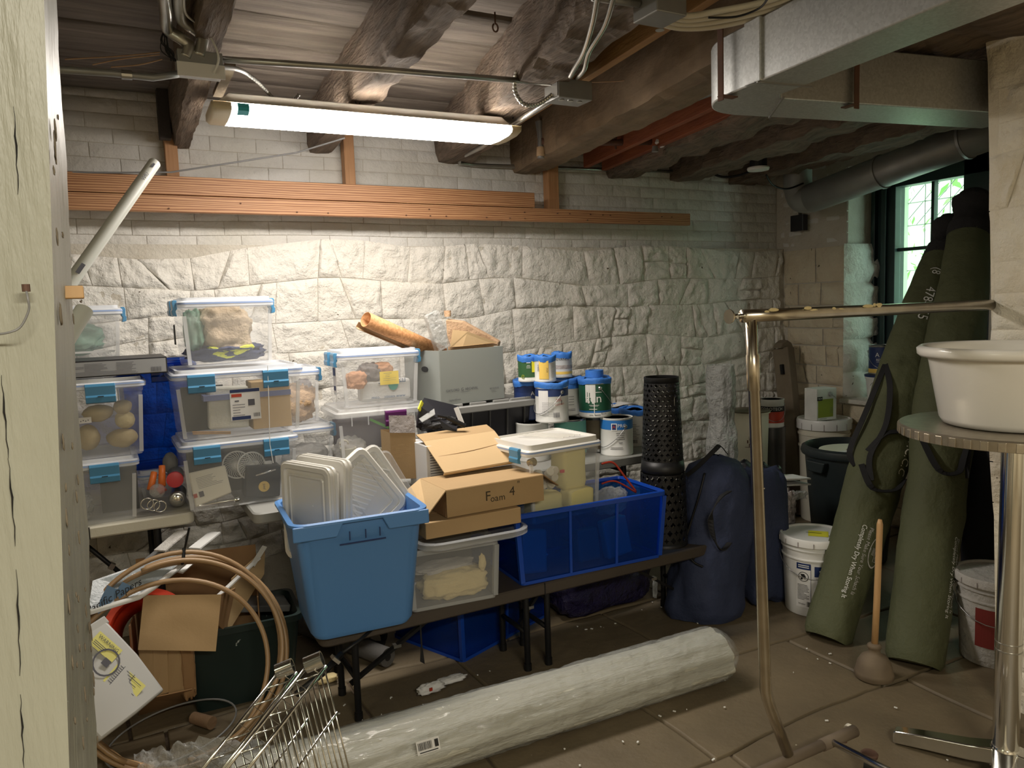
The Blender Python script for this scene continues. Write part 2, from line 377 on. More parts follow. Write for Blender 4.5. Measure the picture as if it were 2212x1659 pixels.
# window wall (opening Y 2.5..3.43, Z .8..2.3)
ww = MB()
ww.box((4.6, 3.78, 1.31), (.36, .68, 2.62)).box((4.6, 2.0, 1.31), (.36, 1.0, 2.62)).box((4.6, 2.97, .39), (.36, .95, .78)).box((4.6, 2.97, 2.48), (.36, .95, .28))
ww = struct(ww.build('wall_window_side', JOINT))
mpW = lambda a, b, h=0: Vector((4.412-h, a, b))
qs = courses(3.435, 3.96, .76, 1.835, (.12, .22), (.18, .42), rd, .008, .012, .2)+courses(1.5, 3.96, .0, .76, (.12, .22), (.18, .42), rd, .008, .012, .2)
masonry(ww, mpW, qs, PIER, 'stone', .014, .028, 8, 6, 3)
qs = courses(3.43, 4.0, 1.84, 2.52, (.068, .074), (.2, .22), rd, .007, .006, 0, None, .1)
masonry(ww, lambda a, b, h=0: Vector((4.425-h, a, b)), qs, BRICKP, 'brick', .005, .007, 5, 3, 4)
mpR = lambda a, b, h=0: Vector((4.40+a, 3.43-.10*a-h, b))          # splayed reveal beside the window
zz = [.78, .98, 1.2, 1.36, 1.58, 1.84]
masonry(ww, mpR, [((-.01, zz[i]), (.34, zz[i]), (.34, zz[i+1]), (-.01, zz[i+1])) for i in range(5)], WHITE, 'jamb_stone', .022, .03, 8, 6, 5)
MB().box((4.55, 2.95, .79), (.36, 1.0, .03)).build('window_sill', WHITE, ww, bev=.008)
# window
wn = bpy.data.objects.new('window_1', None); COL.objects.link(wn); struct(wn)
XW = 4.72
gl0, gl1 = at(1943, 540, X=XW).y, at(2088, 540, X=XW).y; gt = at(1943, 405, X=XW).z; m1 = at(1943, 540, X=XW).z; m2 = at(1943, 677, X=XW).z; gv = at(2018, 480, X=XW).y
fr = MB(); H = 2.34; zb = .86
fr.box((XW, (gl0+3.44)/2, 1.57), (.10, 3.44-gl0, 1.54)).box((XW, (gl1+2.46)/2, 1.57), (.10, gl1-2.46, 1.54)).box((XW, 2.95, (gt+H)/2), (.10, 1.0, H-gt)).box((XW, 2.95, .83), (.10, 1.0, .08))
fr.box((XW-.06, gl0+.07, 1.57), (.03, .035, 1.5)).box((XW-.06, gl0+.14, 1.57), (.05, .03, 1.5))
fr.build('window_frame', WFRAME, wn, bev=.004)
mu = MB().box((XW, gv, (gt+zb)/2), (.04, .020, gt-zb))
for z in (m1, m2, 1.08): mu.box((XW, (gl0+gl1)/2, z), (.04, gl0-gl1, .022))
mu.build('glazing_bar', WFRAME, wn)
zs = [gt, m1, m2, 1.08, zb]
for i in range(4):
    for ya, yb in ((gl0, gv+.01), (gv-.01, gl1)):
        MB().box((XW, (ya+yb)/2, (zs[i]+zs[i+1])/2), (.004, abs(ya-yb)-.01, zs[i]-zs[i+1]-.02)).build('pane', GLASS, wn)
# outside the window: screen, white casing, shrub, garden wall
sg = MB()
for i in range(9): sg.tube([(4.86, 2.45, 1.05+i*.15), (4.86, 3.45, 1.05+i*.15)], .0035, 4)
for i in range(12): sg.tube([(4.87, 2.35+i*.1, 2.35), (4.87, 2.75+i*.1, 1.95)], .003, 4)
for i in range(6): sg.tube([(4.86, 2.5+i*.17, .9), (4.86, 2.5+i*.17, 2.35)], .003, 4)
tag(sg.build('wire_screen', STEEL), 'wire security screen seen outside the window panes', 'screen')
cs = MB().box((4.84, 3.36, 1.6), (.05, .12, 1.6)).box((4.84, 2.95, 2.30), (.05, 1.0, .10))
struct(cs.build('trim_1', OUTW))
struct(MB().box((6.9, 3.4, 1.6), (.1, 5, 3.4)).build('exterior_wall', OUTW))
lf = MB(); r2 = random.Random(5)
for i in range(900):
    c = Vector((r2.uniform(5.5, 6.5), r2.uniform(2.2, 5.6), r2.uniform(.6, 3.1))); s = r2.uniform(.03, .07)
    a, b = Vector((r2.uniform(-1, 1), r2.uniform(-1, 1), r2.uniform(-1, 1))).normalized(), Vector((r2.uniform(-1, 1), r2.uniform(-1, 1), r2.uniform(-1, 1))).normalized()
    lf.add([c-a*s, c+b*s*.4, c+a*s, c-b*s*.4], [(0, 1, 2, 3)])
sh = lf.build('garden_shrub', LEAFM); tag(sh, 'leafy green shrub growing outside beyond the window', 'shrub', kind='stuff')
# pier on the right
px = lambda z: 2.765-.073*z
pr = MB(); pr.loft([[(px(z)+.007, -2.6, z), (px(z)+.007, 1.502, z), (3.3, 1.47, z), (3.3, -2.6, z)] for z in (0, 2.52)], True, True)
pr = struct(pr.build('wall_right', PIERJ))
mpP = lambda a, b, h=0: Vector((px(b)+.014-h-.010, a, b))
qs = courses(.55, 1.505, .0, 2.50, (.09, .24), (.22, .52), rd, .004, .04, .3)
masonry(pr, mpP, qs, PIERW, 'stone', .003, .020, 18, 9, 6)
mpP2 = lambda a, b, h=0: Vector((px(b)+a, 1.500+h, b))
qs = courses(.03, .58, .0, 2.50, (.12, .24), (.25, .5), rd, .006, .0, 0)
masonry(pr, mpP2, qs, PIER, 'stone', .012, .018, 6, 4, 7)
struct(MB().box((3.85, 1.4, 1.26), (1.2, .1, 2.52)).build('wall_right_recess', JOINT))
struct(MB().box((-1.55, .75, 1.26), (.1, 6.7, 2.52)).build('wall_left', PIER))
struct(MB().box((.6, -2.6, 1.26), (4.4, .1, 2.52)).build('wall_front', PIER))
# floor
fl = struct(MB().box((1.6, .7, -.06), (6.4, 6.8, .09)).build('floor', FJOINT))
ys = [-2.6, -1.7, -.9, -.1, .55, 1.2, 1.79, 2.27, 2.95, 3.5, 4.0]
rf = random.Random(8)
for j in range(len(ys)-1):
    xs = {6: [-1.5, -.55, .35, 1.02, 1.66, 2.55, 3.4, 4.4], 5: [-1.5, -.8, .2, 1.1, 1.72, 2.66, 3.3, 4.4], 7: [-1.5, -.7, .1, .78, 1.22, 2.05, 2.9, 3.7, 4.4]}.get(j)
    if not xs:
        xs = [-1.5]
        while xs[-1] < 4.0: xs.append(xs[-1]+rf.uniform(.55, .95))
        xs[-1] = 4.45
    for i in range(len(xs)-1):
        x0, x1, y0, y1 = xs[i], xs[i+1], ys[j], ys[j+1]; t = rf.uniform(-.004, .004)
        def f(u, v, x0=x0, x1=x1, y0=y0, y1=y1, t=t):
            wr = lambda x, y: (x+.035*noise.noise(Vector((x*1.3, y*1.7, 1))), y+.035*noise.noise(Vector((x*1.1, y*1.3, 5)))+.012*noise.noise(Vector((x*6, y*6, 2))))
            g = .005; x = x0+g+(x1-x0-2*g)*u; y = y0+g+(y1-y0-2*g)*v; x, y = wr(x, y)
            e = min(u, 1-u, v, 1-v); z = -.016 if e < 1e-6 else -.001+t*.5+.003*noise.noise(Vector((x*3, y*3, 4)))
            return (x, y, z)
        q = MB(); N, M_ = 14, 10
        uu = [0, .004, .012]+[.012+.976*k/N for k in range(1, N)]+[.988, .996, 1]; vv = [0, .006, .018]+[.018+.964*k/M_ for k in range(1, M_)]+[.982, .994, 1]
        q.grid(lambda u, v: f(uu[round(u*(len(uu)-1))], vv[round(v*(len(vv)-1))]), len(uu)-1, len(vv)-1)
        q.build('flagstone', FLAG, fl, smooth='all')
fleck = MB(); rf = random.Random(3)
for i in range(95):
    x, y = (rf.uniform(.3, 2.6), rf.uniform(1.3, 2.95)); s = rf.uniform(.0015, .006); a = rf.uniform(0, 6)
    fleck.box((x, y, .004), (s*rf.uniform(1, 3), s, .003), Matrix.Rotation(a, 3, 'Z'))
tag(fleck.build('paint_flecks', INKW), 'tiny white paint chips scattered over the stone floor', 'paint flecks', kind='stuff')
# ceiling: boards along X, hewn joists towards the wall
ce = struct(MB().box((1.5, .7, 2.60), (6.6, 6.9, .06)).build('ceiling', DARKW))
y = 4.0; rc = random.Random(2)
while y > -2.5:
    wd = rc.uniform(.22, .36) if y > 0 else .5
    z = 2.535+rc.uniform(-.008, .008)
    def f(u, v, y=y, wd=wd, z=z, s=rc.random()*50):
        x = -1.5+5.9*u; e = (v < .01 or v > .99)
        return (x, y-wd*v+.004*noise.noise(Vector((x*2, v*3, s))), z+(.03 if e else 0)+.006*noise.noise(Vector((x*1.5, v*3, s))))
    q = MB(); vv = [0, .03, .35, .65, .97, 1]; q.grid(lambda u, v: f(u, vv[round(v*5)]), 40, 5); q.build('ceiling_board', PLANKO, ce, smooth='all')
    y -= wd
def hewn(name, pts, m, seed, rough=.02, parent=ce, nseg=120):
    """pts: (x0,x1,zbottom) at Y=1.4 and Y=4.05 ; irregular beam"""
    (a0, a1, za), (b0, b1, zb_) = pts; loops = []
    for i in range(nseg+1):
        t = i/nseg; y = -.2+4.25*t; tt = (y-1.4)/2.65
        x0, x1, z0 = a0+(b0-a0)*tt, a1+(b1-a1)*tt, za+(zb_-za)*tt; z1 = 2.56; L = []
        sec = [(x0, z1), (x0, z0+.12), (x0, z0+.05), (x0+.012, z0), (x0*.66+x1*.34, z0-.004), (x0*.33+x1*.67, z0), (x1-.012, z0), (x1, z0+.05), (x1, z0+.12), (x1, z1)]
        for k, (x, z) in enumerate(sec):
            p = Vector((x*6, y*5.5, z*6+seed)); d = rough*noise.fractal(p, .8, 2.2, 5); e = rough*.9*noise.fractal(p+Vector((7, 3, 1)), .8, 2.2, 5)
            L.append((x+d, y, z+(e if z < 2.5 else 0)))
        loops.append(L)
    return MB().loft(loops, True, True).build(name, m, parent, smooth=False)
hewn('joist', ((.26, .36, 2.32), (.37, .46, 2.31)), BEAM, 1, .010)
hewn('joist', ((.80, .94, 2.33), (1.02, 1.14, 2.33)), BEAM, 2, .014)
hewn('joist', ((1.17, 1.38, 2.32), (1.74, 1.96, 2.32)), BEAM, 3, .015)
hewn('joist', ((1.76, 2.02, 2.28), (2.22, 2.42, 2.29)), BEAML, 4, .012)
hewn('joist', ((2.30, 2.62, 2.29), (2.90, 3.14, 2.30)), BEAM, 5, .03)
hewn('joist', ((2.85, 3.05, 2.29), (3.42, 3.66, 2.30)), BEAM, 6, .03)
hewn('joist', ((3.35, 3.6, 2.29), (3.95, 4.2, 2.30)), BEAM, 7, .03)
hewn('joist', ((-.45, -.2, 2.30), (-.35, -.1, 2.31)), BEAM, 8, .02)
for a, b, m in (((1.55, .9), (1.92, 3.95), YELW), ((2.22, .8), (2.83, 3.95), REDJ), ((2.12, 1.0), (2.66, 3.9), REDJ)):
    MB().bar((a[0], a[1], 2.42), (b[0], b[1], 2.42), .035, .20 if m is REDJ else .10).build('sister_joist', m, ce, bev=.003)
# studs hung from the joists carry the long boards
for x, s in ((.362, 0), (1.215, 1), (2.46, 2)):
    tag(MB().box((x, 3.985, 2.29), (.075 if s == 2 else .055, .06, .50)).build('wooden_stud', STUD, bev=.003), ['short wooden stud behind the hanging boards, near the left post', 'short wooden stud behind the hanging boards, under the middle of the lamp', 'short wooden stud at the right end of the upper board'][s], 'stud', 'studs on the back wall')
YP = 3.86
def board(name, x0, x1, z0, z1, label, y=YP):
    def f(u, v): x = x0+(x1-x0)*u; return x
    o = MB().box(((x0+x1)/2, y, (z0+z1)/2), (x1-x0, .038, z1-z0-.003)).build(name, LUMBER, bev=.003)
    return tag(o, label, 'board', 'long boards on the back wall')
zt, zm, zb2 = at(700, 396, Y=YP).z, at(700, 434, Y=YP).z, at(700, 468, Y=YP).z
b1 = board('long_board', -.55, at(1152, 440, Y=YP).x, zm, zt, 'upper long orange-brown board on the back wall')
b2 = board('long_board', -.55, at(1487, 470, Y=YP).x, zb2, zm, 'lower, longer orange-brown board on the back wall')
nl = MB(); rn = random.Random(6)
for i in range(22): nl.box((rn.uniform(0, 3.3), 3.838, rn.choice((zb2+.016, zb2+.05))), (.006, .008, .005))
nl.build('nail_heads', IRON, b2, kind='stuff')
# strap and wire sagging in front of the wall
wr_ = at(370, 372, Y=3.8), at(640, 330, Y=3.7), at(745, 298, Y=3.6)
tag(MB().tube([at(120, 372, Y=3.85), at(250, 373, Y=3.83), wr_[0], at(500, 352, Y=3.75), wr_[1], wr_[2]], .004, 6).build('sagging_wire', GREYP), 'thin grey wire sagging across the upper back wall', 'wire')

# ================================================================ under the ceiling
# fluorescent lamp
fL, fR = at(466, 268, Z=2.235), at(1085, 312, Z=2.235); nL, nR = at(447, 216, Z=2.265), at(1115, 262, Z=2.265)
ax = (fR-fL).normalized(); ax = Vector((ax.x, ax.y, 0)).normalized(); ay = Vector((-ax.y, ax.x, 0))
ctr = (fL+fR+nL+nR)/4; Lh = 1.23/2; Wd = abs(((nL+nR)/2-(fL+fR)/2).dot(ay))
lamp = thing('ceiling_lamp', 'long fluorescent ceiling lamp glowing white, hung on chains', 'lamp', (ctr.x, ctr.y, 2.218), math.atan2(ax.y, ax.x))
hw = Wd/2
def sec(x, k=1.0, dz=0): return [(x, -hw*k*.92, .040), (x, -hw*k, .024), (x, -hw*k*.96, .013), (x, -hw*.72*k, .004), (x, 0, dz), (x, hw*.72*k, .004), (x, hw*k*.96, .013), (x, hw*k, .024), (x, hw*k*.92, .040)]
MB().loft([sec(-Lh+.065), sec(Lh-.05)], closed=False).build('lens', LENS, lamp, smooth='all')
for s, e in ((-1, .065), (1, .05)):
    q = MB().loft([[(p[0], p[1], p[2]) for p in sec(s*(Lh-e))], sec(s*(Lh-.012)), [(s*Lh, p[1]*.9, p[2]*.8+.01) for p in sec(0)], [(s*Lh, p[1]*.9, .045) for p in sec(0)]], closed=False)
    q.build('lens_end_cap', LENSD, lamp, smooth='all')
MB().loft([[(x_, a_*1.015, b_-.001) for _, a_, b_ in sec(0)[:4]] for x_ in (-Lh+.085, -Lh+.125)], closed=False).build('teal_tape', TEALT, lamp)
MB().box((0, 0, .040), (2*Lh, 2*hw*.88, .008)).box((0, 0, .062), (2*Lh-.01, hw*1.1, .05), taper=.9).build('housing', CASE, lamp, bev=.004)
for x in (-Lh*.1, Lh*.93):
    q = MB()
    for i in range(11): a = (0, 1)[i % 2]; q.tube([(x+.010*math.cos(t)*(1-a), -.02+.010*math.cos(t)*a, .11+i*.023+.015*math.sin(t)) for t in [k*PI/4 for k in range(8)]], .0022, 5, cyc=True)
    q.build('hanging_chain', BLACKM, lamp)
def conduit(name, label, pts, r, m=STEEL, parent=None, n=12):
    o = MB().tube(pts, r, n).build(name, m, parent, smooth='all'); return o if parent else tag(o, label, 'conduit' if 'conduit' in name else 'pipe')
def smooth(pts, k=6):
    P = [Vector(p) for p in pts]; out = []
    for i in range(len(P)-1):
        a, b, c, d = P[max(i-1, 0)], P[i], P[i+1], P[min(i+2, len(P)-1)]
        for j in range(k):
            t = j/k; out.append(.5*((2*b)+(c-a)*t+(2*a-5*b+4*c-d)*t*t+(3*b-a-3*c+d)*t**3))
    return out+[P[-1]]
YJ = 2.5
jl = at(430, 140, Y=YJ); jr = at(1228, 200, Y=YJ)
bl = thing('junction_box', 'grey steel junction box under the joist by the lamp\'s left end', 'junction box', jl)
MB().box((0, 0, -.002), (.125, .08, .062)).build('box_body', GALVD, bl, bev=.003)
MB().box((0, -.042, -.028), (.132, .006, .04)).build('box_cover', PAPER, bl, bev=.001)
br = thing('junction_box', 'grey steel junction box on the joist by the lamp\'s right end', 'junction box', jr)
MB().box((0, 0, 0), (.15, .10, .07)).build('box_body', GALVD, br, bev=.003)
q = MB()
for i in range(3): q.lathe([(.012, 0), (.012, .003)], (0, 0, 0), 12)
MB().box((-.076, 0, .002), (.004, .09, .06)).build('box_side', STEEL, br)
for i in range(3): MB().lathe([(.011, 0), (.010, .003)], (-.045+i*.04, -.02, -.038), 12).build('knockout', STEEL, br)
conduit('steel_conduit', 'straight steel conduit between the two junction boxes above the lamp', [at(475, 128, Y=YJ), at(840, 152, Y=YJ), at(1200, 180, Y=YJ)], .0105)
conduit('steel_conduit', 'dusty steel conduit running left from the left junction box', [at(60, 146, Y=2.5), at(240, 158, Y=2.5), at(330, 168, Y=2.5), at(385, 160, Y=YJ)], .0105, GALVD)
MB().tube([at(262, 161, Y=2.5), at(285, 163, Y=2.5)], .0135, 12).build('conduit_coupling', STEEL, None)
bpy.data.objects['conduit_coupling'].parent = bpy.data.objects['steel_conduit.001']
for k, pts in enumerate(([(352, -30), (358, 20), (362, 62), (392, 84), (408, 100), (400, 124)], [(386, -30), (388, 20), (396, 45), (425, 66), (438, 80), (430, 122)])):
    c = MB().tube(smooth([at(x, y, Y=YJ-.03-.25*max(0, (60-y)/90)) for x, y in pts]), .0175, 12).build('bent_conduit', STEEL, smooth='all')
    tag(c, ('thick bent steel conduit entering the left junction box, the left one', 'thick bent steel conduit entering the left junction box, the right one with zip ties')[k], 'conduit', 'bent conduits at the left box')
tag(MB().tube(smooth([at(398, -20, Y=2.2), at(402, 30, Y=2.35), at(440, 62, Y=YJ-.05), at(465, 100, Y=YJ-.06), at(472, 130, Y=YJ-.06), at(462, 158, Y=YJ-.05)]), .0035, 6).build('grey_cable', WPL, smooth='all'), 'thin pale cable strapped beside the bent conduits', 'cable')
for i, (a, b, c) in enumerate((((140, 128), (250, 122), (345, 113)), ((200, 140), (260, 128), (345, 118)), ((240, 145), (300, 140), (350, 128)))):
    tag(MB().tube(smooth([at(*a, Y=2.9), at(*b, Y=2.85), at(*c, Y=2.8)]), .002, 5).build('thin_wire', KRAFT, smooth='all'), ('topmost', 'middle', 'lowest')[i]+' of three thin wires fanning left from the first joist', 'wire', 'thin wires on the ceiling')
q = MB(); rz = random.Random(3)
for i in range(9): q.tube(smooth([at(355+rz.uniform(-4, 8), 60+i, Y=2.5), at(350+rz.uniform(-3, 14), 90, Y=2.5), at(362+rz.uniform(-12, 12), 112, Y=2.5), at(375+rz.uniform(-8, 8), 132, Y=2.5)]), .0016, 5)
tag(q.build('wire_tangle', WEB, smooth='all'), 'dark tangle of old wires beside the bent conduits', 'wires', kind='stuff')
def flex(name, label, pts, r, group=None, m=STEEL):
    P = smooth(pts, 14); Q = []; rs = []
    L = sum((P[i+1]-P[i]).length for i in range(len(P)-1)); N = int(L/.006); acc = [0]
    for i in range(len(P)-1): acc.append(acc[-1]+(P[i+1]-P[i]).length)
    k = 0
    for i in range(N+1):
        s = L*i/N
        while k < len(P)-2 and acc[k+1] < s: k += 1
        Q.append(P[k].lerp(P[k+1], min(1, (s-acc[k])/max(1e-6, acc[k+1]-acc[k])))); rs.append(r if i % 2 else r*.68)
    return tag(MB().tube(Q, r, 10, rs=rs).build(name, m), label, 'cable', group)
flex('armoured_cable', 'ribbed dark armoured cable drooping to the lamp from the left box', [at(474, 145, Y=YJ), at(520, 152, Y=2.85), at(560, 180, Y=2.95), at(600, 222, Y=3.05), at(625, 226, Y=3.08), at(645, 205, Y=3.1)], .008, m=GALVD)
flex('armoured_cable', 'ribbed armoured cable looping down beside the third joist', [at(1145, 95, Y=2.5), at(1120, 140, Y=2.5), at(1112, 190, Y=2.5), at(1128, 222, Y=2.5), at(1160, 226, Y=2.5), at(1196, 202, Y=2.5)], .009)
flex('armoured_cable', 'left of two ribbed cables coming down to the right junction box', [at(1290, -5, Z=2.275), at(1280, 50, Z=2.275), at(1262, 110, Z=2.28), at(1240, 150, Z=2.29), at(1228, 172, Y=YJ)], .008, 'twin armoured cables')
flex('armoured_cable', 'right of two ribbed cables coming down to the right junction box', [at(1325, -5, Z=2.275), at(1306, 55, Z=2.275), at(1272, 112, Z=2.28), at(1262, 150, Z=2.29), at(1243, 172, Y=YJ)], .008, 'twin armoured cables')
jr2 = at(1205, 208, Y=YJ)
conduit('steel_conduit', 'steel conduit bending past the lamp\'s right end, then running along the back wall', [jr2, at(1115, 264, Z=2.29), at(1040, 318, Z=2.30), at(995, 340, Y=3.93), at(992, 352, Y=3.98), at(1030, 357, Y=3.99), at(1200, 363, Y=3.99), at(1560, 374, Y=3.99)], .0115)
q = MB()
for y0 in (95, 105, 118): pass
for i in range(26): p = at(1108, 88+i*6.5, Y=2.95); a = i % 2; q.tube([(p.x+.007*math.cos(t)*(1-a), p.y+.007*math.cos(t)*a, p.z+.011*math.sin(t)) for t in [k*PI/4 for k in range(8)]], .002, 5, cyc=True)
tag(q.build('loose_chain', BLACKM), 'dark loose chain dangling beside the third joist', 'chain')
hk = at(1070, 60, Y=2.1); tag(MB().tube([hk+Vector((0, 0, .045)), hk+Vector((0, 0, .012))]+[hk+Vector((.009*math.sin(t), 0, .012*math.cos(t))) for t in [k*PI/6 for k in range(12)]], .0028, 6).build('ceiling_hook', IRON, smooth='all'), 'small dark eye hook screwed into the ceiling boards', 'hook')
# top right junction box with white cable bundle
t = at(1425, 22, Z=2.27); bt = thing('junction_box', 'grey junction box at the top edge with white cables beside it', 'junction box', t)
MB().box((0, 0, 0), (.10, .10, .05)).build('box_body', GALVD, bt, bev=.003)
MB().lathe([(.012, -.052), (.012, -.05)], (0, 0, 0), 12).build('knockout', STEEL, bt)
conduit('steel_conduit', 'short conduit between the top junction box and the ribbed cables', [at(1280, -6, Z=2.285), at(1380, 8, Z=2.285)], .010, GALVD)
for i in range(4):
    pts = [at(1420+i*12, 48-i*7, Z=2.28), at(1470+i*6, 61-i*9, Z=2.28), at(1550, 57-i*11, Z=2.28), at(1650, 34-i*10, Z=2.28), at(1740, 5-i*11, Z=2.285), at(1800, -15-i*10, Z=2.285)]
    tag(MB().tube(smooth(pts), .0085, 8).build('white_cable', WPL2, smooth='all'), ('lowest', 'second lowest', 'second highest', 'highest')[i]+' of the white cables curving at the top edge', 'cable', 'white cable bundle')
tag(MB().tube(smooth([at(1530, 38, Z=2.26), at(1590, 36, Z=2.26), at(1640, 18, Z=2.26), at(1660, -6, Z=2.26)]), .003, 6).build('black_cable', BLACKM, smooth='all'), 'thin black cable crossing the white cable bundle', 'cable')
tag(MB().tube(smooth([at(1265, 178, Y=2.75), at(1340, 175, Y=2.6), at(1430, 162, Y=2.5), at(1560, 138, Y=2.2)]), .002, 5).build('thin_wire', KRAFT, smooth='all'), 'thin pale wire stretched from the right junction box to the duct', 'wire')
# galvanised duct
dz0, dz1 = 2.10, 2.27
dx = thing('air_duct', 'large galvanised duct with a rounded corner and a branch to the right', 'duct', (0, 0, 0))
poly = [(1.545, .45), (1.675, 1.66)]+[(1.86-.18*math.cos(t)+.0, 1.70+.20*math.sin(t)) for t in [k*PI/20 for k in range(1, 10)]]+[(1.88, 1.90), (2.95, 1.715), (2.95, 1.51), (1.875, 1.695), (1.835, 1.66), (1.72, .45)]
MB().prism(poly, (0, 0, dz0), (1, 0, 0), (0, 1, 0), (0, 0, dz1-dz0)).build('duct_body', GALV, dx, smooth=True, bev=.004)
MB().bar((1.668, 1.635, 2.185), (1.663, 1.57, 2.185), .012, .172).build('seam_collar', GALV, dx, bev=.003)
MB().box((1.662, 1.585, 2.185), (.006, .018, .172)).build('dark_seam', GALVD, dx)
MB().bar((1.66, 1.585, dz0-.002), (1.85, 1.56, dz0-.002), .006, .004).bar((1.86, 1.67, dz0-.002), (2.02, 1.875, dz0-.002), .006, .004).build('bottom_seam', GALVD, dx)
for i, (x, y, lx) in enumerate(((1.667, 1.72, 'hanger beside the rounded corner of the duct'), (2.14, 1.645, 'hanger on the branch duct'))):
    h = MB().box((x-.012, y, 2.20), (.004, .022, .24)).box((x+.015, y, dz0-.006), (.06, .024, .004)); h = h if i == 0 else MB().box((x, y-.012, 2.20), (.022, .004, .24)).box((x, y+.012, dz0-.006), (.024, .05, .004))
    tag(h.build('strap_hanger', IRON, bev=.001), 'rusty strap '+lx, 'hanger', 'duct strap hangers')
# round pipe along the window wall
rp = thing('flue_pipe', 'round grey sheet-metal pipe sloping across above the window', 'pipe')
pa, pb = at(1752, 428, X=4.12), at(2170, 273, X=4.12); d = (pb-pa)
MB().tube([pa+d*.0, pa+d*.46, pb], .094, 24).build('pipe_body', GALVD, rp, smooth='all')
for t in (.42, .835): MB().tube([pa+d*t, pa+d*(t+.012)], .102, 24).build('pipe_collar', GALVD, rp, smooth=True)
MB().tube(smooth([pa+d*.02, pa-d*.06+Vector((0, 0, .02)), pa-d*.09+Vector((0, 0, .12)), pa-d*.09+Vector((0, 0, .25))]), .09, 24).build('pipe_elbow', GALVD, rp, smooth='all')
p = at(1768, 340, X=4.12); MB().tube([(p.x, pa.y+.12, 2.2), (p.x, pa.y+.12, 2.56)], .082, 20).build('pipe_riser', GALVD, rp, smooth='all')
# small things below the joists on the right
p = at(1638, 366, Z=2.26); ds = thing('ceiling_disc', 'round white disc fitting under the joists near the corner', 'fitting', p); MB().lathe([(.062, .012), (.065, .004), (.06, -.006), (0.001, -.009)], n=28).build('disc', WPL, ds, smooth=True); MB().lathe([(.05, .0125), (.05, .07)], n=16).build('mount', BLACKM, ds)
tag(MB().tube(smooth([at(1655, 378, Y=3.4), at(1670, 400, Y=3.45), at(1700, 408, Y=3.5), at(1735, 396, Y=3.5)]), .006, 8).build('black_cable', BLACKM, smooth='all'), 'black cable looping from the white disc to the round pipe', 'cable')
tag(MB().tube(smooth([at(1530, 370, Y=3.9), at(1560, 382, Y=3.85), at(1600, 378, Y=3.75), at(1640, 360, Y=3.6)]), .008, 8).build('black_cable', BLACKM, smooth='all'), 'black cable hanging at the end of the wall conduit', 'cable')
wb_ = at(1726, 482, X=4.36); bx = thing('wall_box', 'small dark electrical box on the brick near the corner', 'junction box', wb_); MB().box((0, 0, 0), (.05, .11, .11)).build('box_body', BLK, bx, bev=.004); MB().tube([(0, -.01, .05), (0, -.01, .26)], .012, 8).build('pipe_stub', STEEL, bx, smooth='all')
ip = thing('iron_pipe', 'dark iron pipe with hanging rod below the stained joist', 'pipe')
MB().tube([at(1170, 305, Y=3.5), at(1330, 308, Y=3.4), at(1428, 306, Y=3.3)], .017, 12).build('pipe_body', IRON, ip, smooth='all')
MB().tube([at(1330, 322, Y=3.4), at(1327, 262, Y=3.4)], .006, 8).tube([at(1326, 300, Y=3.4), at(1326, 270, Y=3.4)], .017, 10).build('hanger_rod', IRON, ip, smooth=True)
MB().box(at(1341, 258, Y=3.42), (.03, .01, .045)).build('hanger_plate', BLACKM, ip, bev=.002)
q = MB().tube([at(1165, 262, Y=3.52), at(1168, 300, Y=3.52), at(1168, 342, Y=3.52)], .018, 10, rs=[.022, .016, .018]); q.build('valve_tee', GALVD, ip, smooth=True)
MB().tube([at(1168, 318, Y=3.52), at(1168, 338, Y=3.52)], .022, 12).build('brass_cap', TAN, ip, smooth=True)
p = at(1428, 305, Y=3.25); MB().box(p, (.05, .03, .05), Matrix.Rotation(.5, 3, 'Y')).box(p+Vector((.03, 0, .01)), (.04, .03, .04), Matrix.Rotation(-.4, 3, 'Y')).build('torn_tape', PAPER, ip, bev=.004)
p = at(1415, 328, Y=3.25); MB().lathe([(.018, 0), (.014, .03)], p, 12).build('pipe_plug', GALVD, ip, smooth=True)
conduit('steel_conduit', 'thin grey conduit running along the stained joist to the left of the red boards', [at(1330, 290, Y=3.35), at(1420, 245, Y=2.9), at(1548, 198, Y=2.4)], .010, GALVD)
p = at(1948, 122, Z=2.33); bb = thing('bare_bulb', 'small clear light bulb under the red boards beside the duct', 'bulb', p); MB().blob((0, 0, 0), (.05, .05, .06), 1, 0, e=2, nu=16, nv=10).build('bulb_glass', CHROME, bb, smooth='all'); MB().lathe([(.014, .025), (.014, .06)], n=12).build('bulb_base', BLACKM, bb)
for k, (x0, y0, x1, y1) in enumerate(((470, 205, 498, 140), )):
    tag(MB().bar(at(x0, y0, Y=3.2), at(x1, y1, Y=2.9), .035, .018).build('wood_scrap', WOODB), 'short grey wooden scrap nailed beside the first joist', 'board')
tag(MB().box((.335, 3.90, 2.43), (.05, .05, .22)).build('old_post', DARKW, bev=.003), 'dark old wooden upright left of the first joist', 'board')

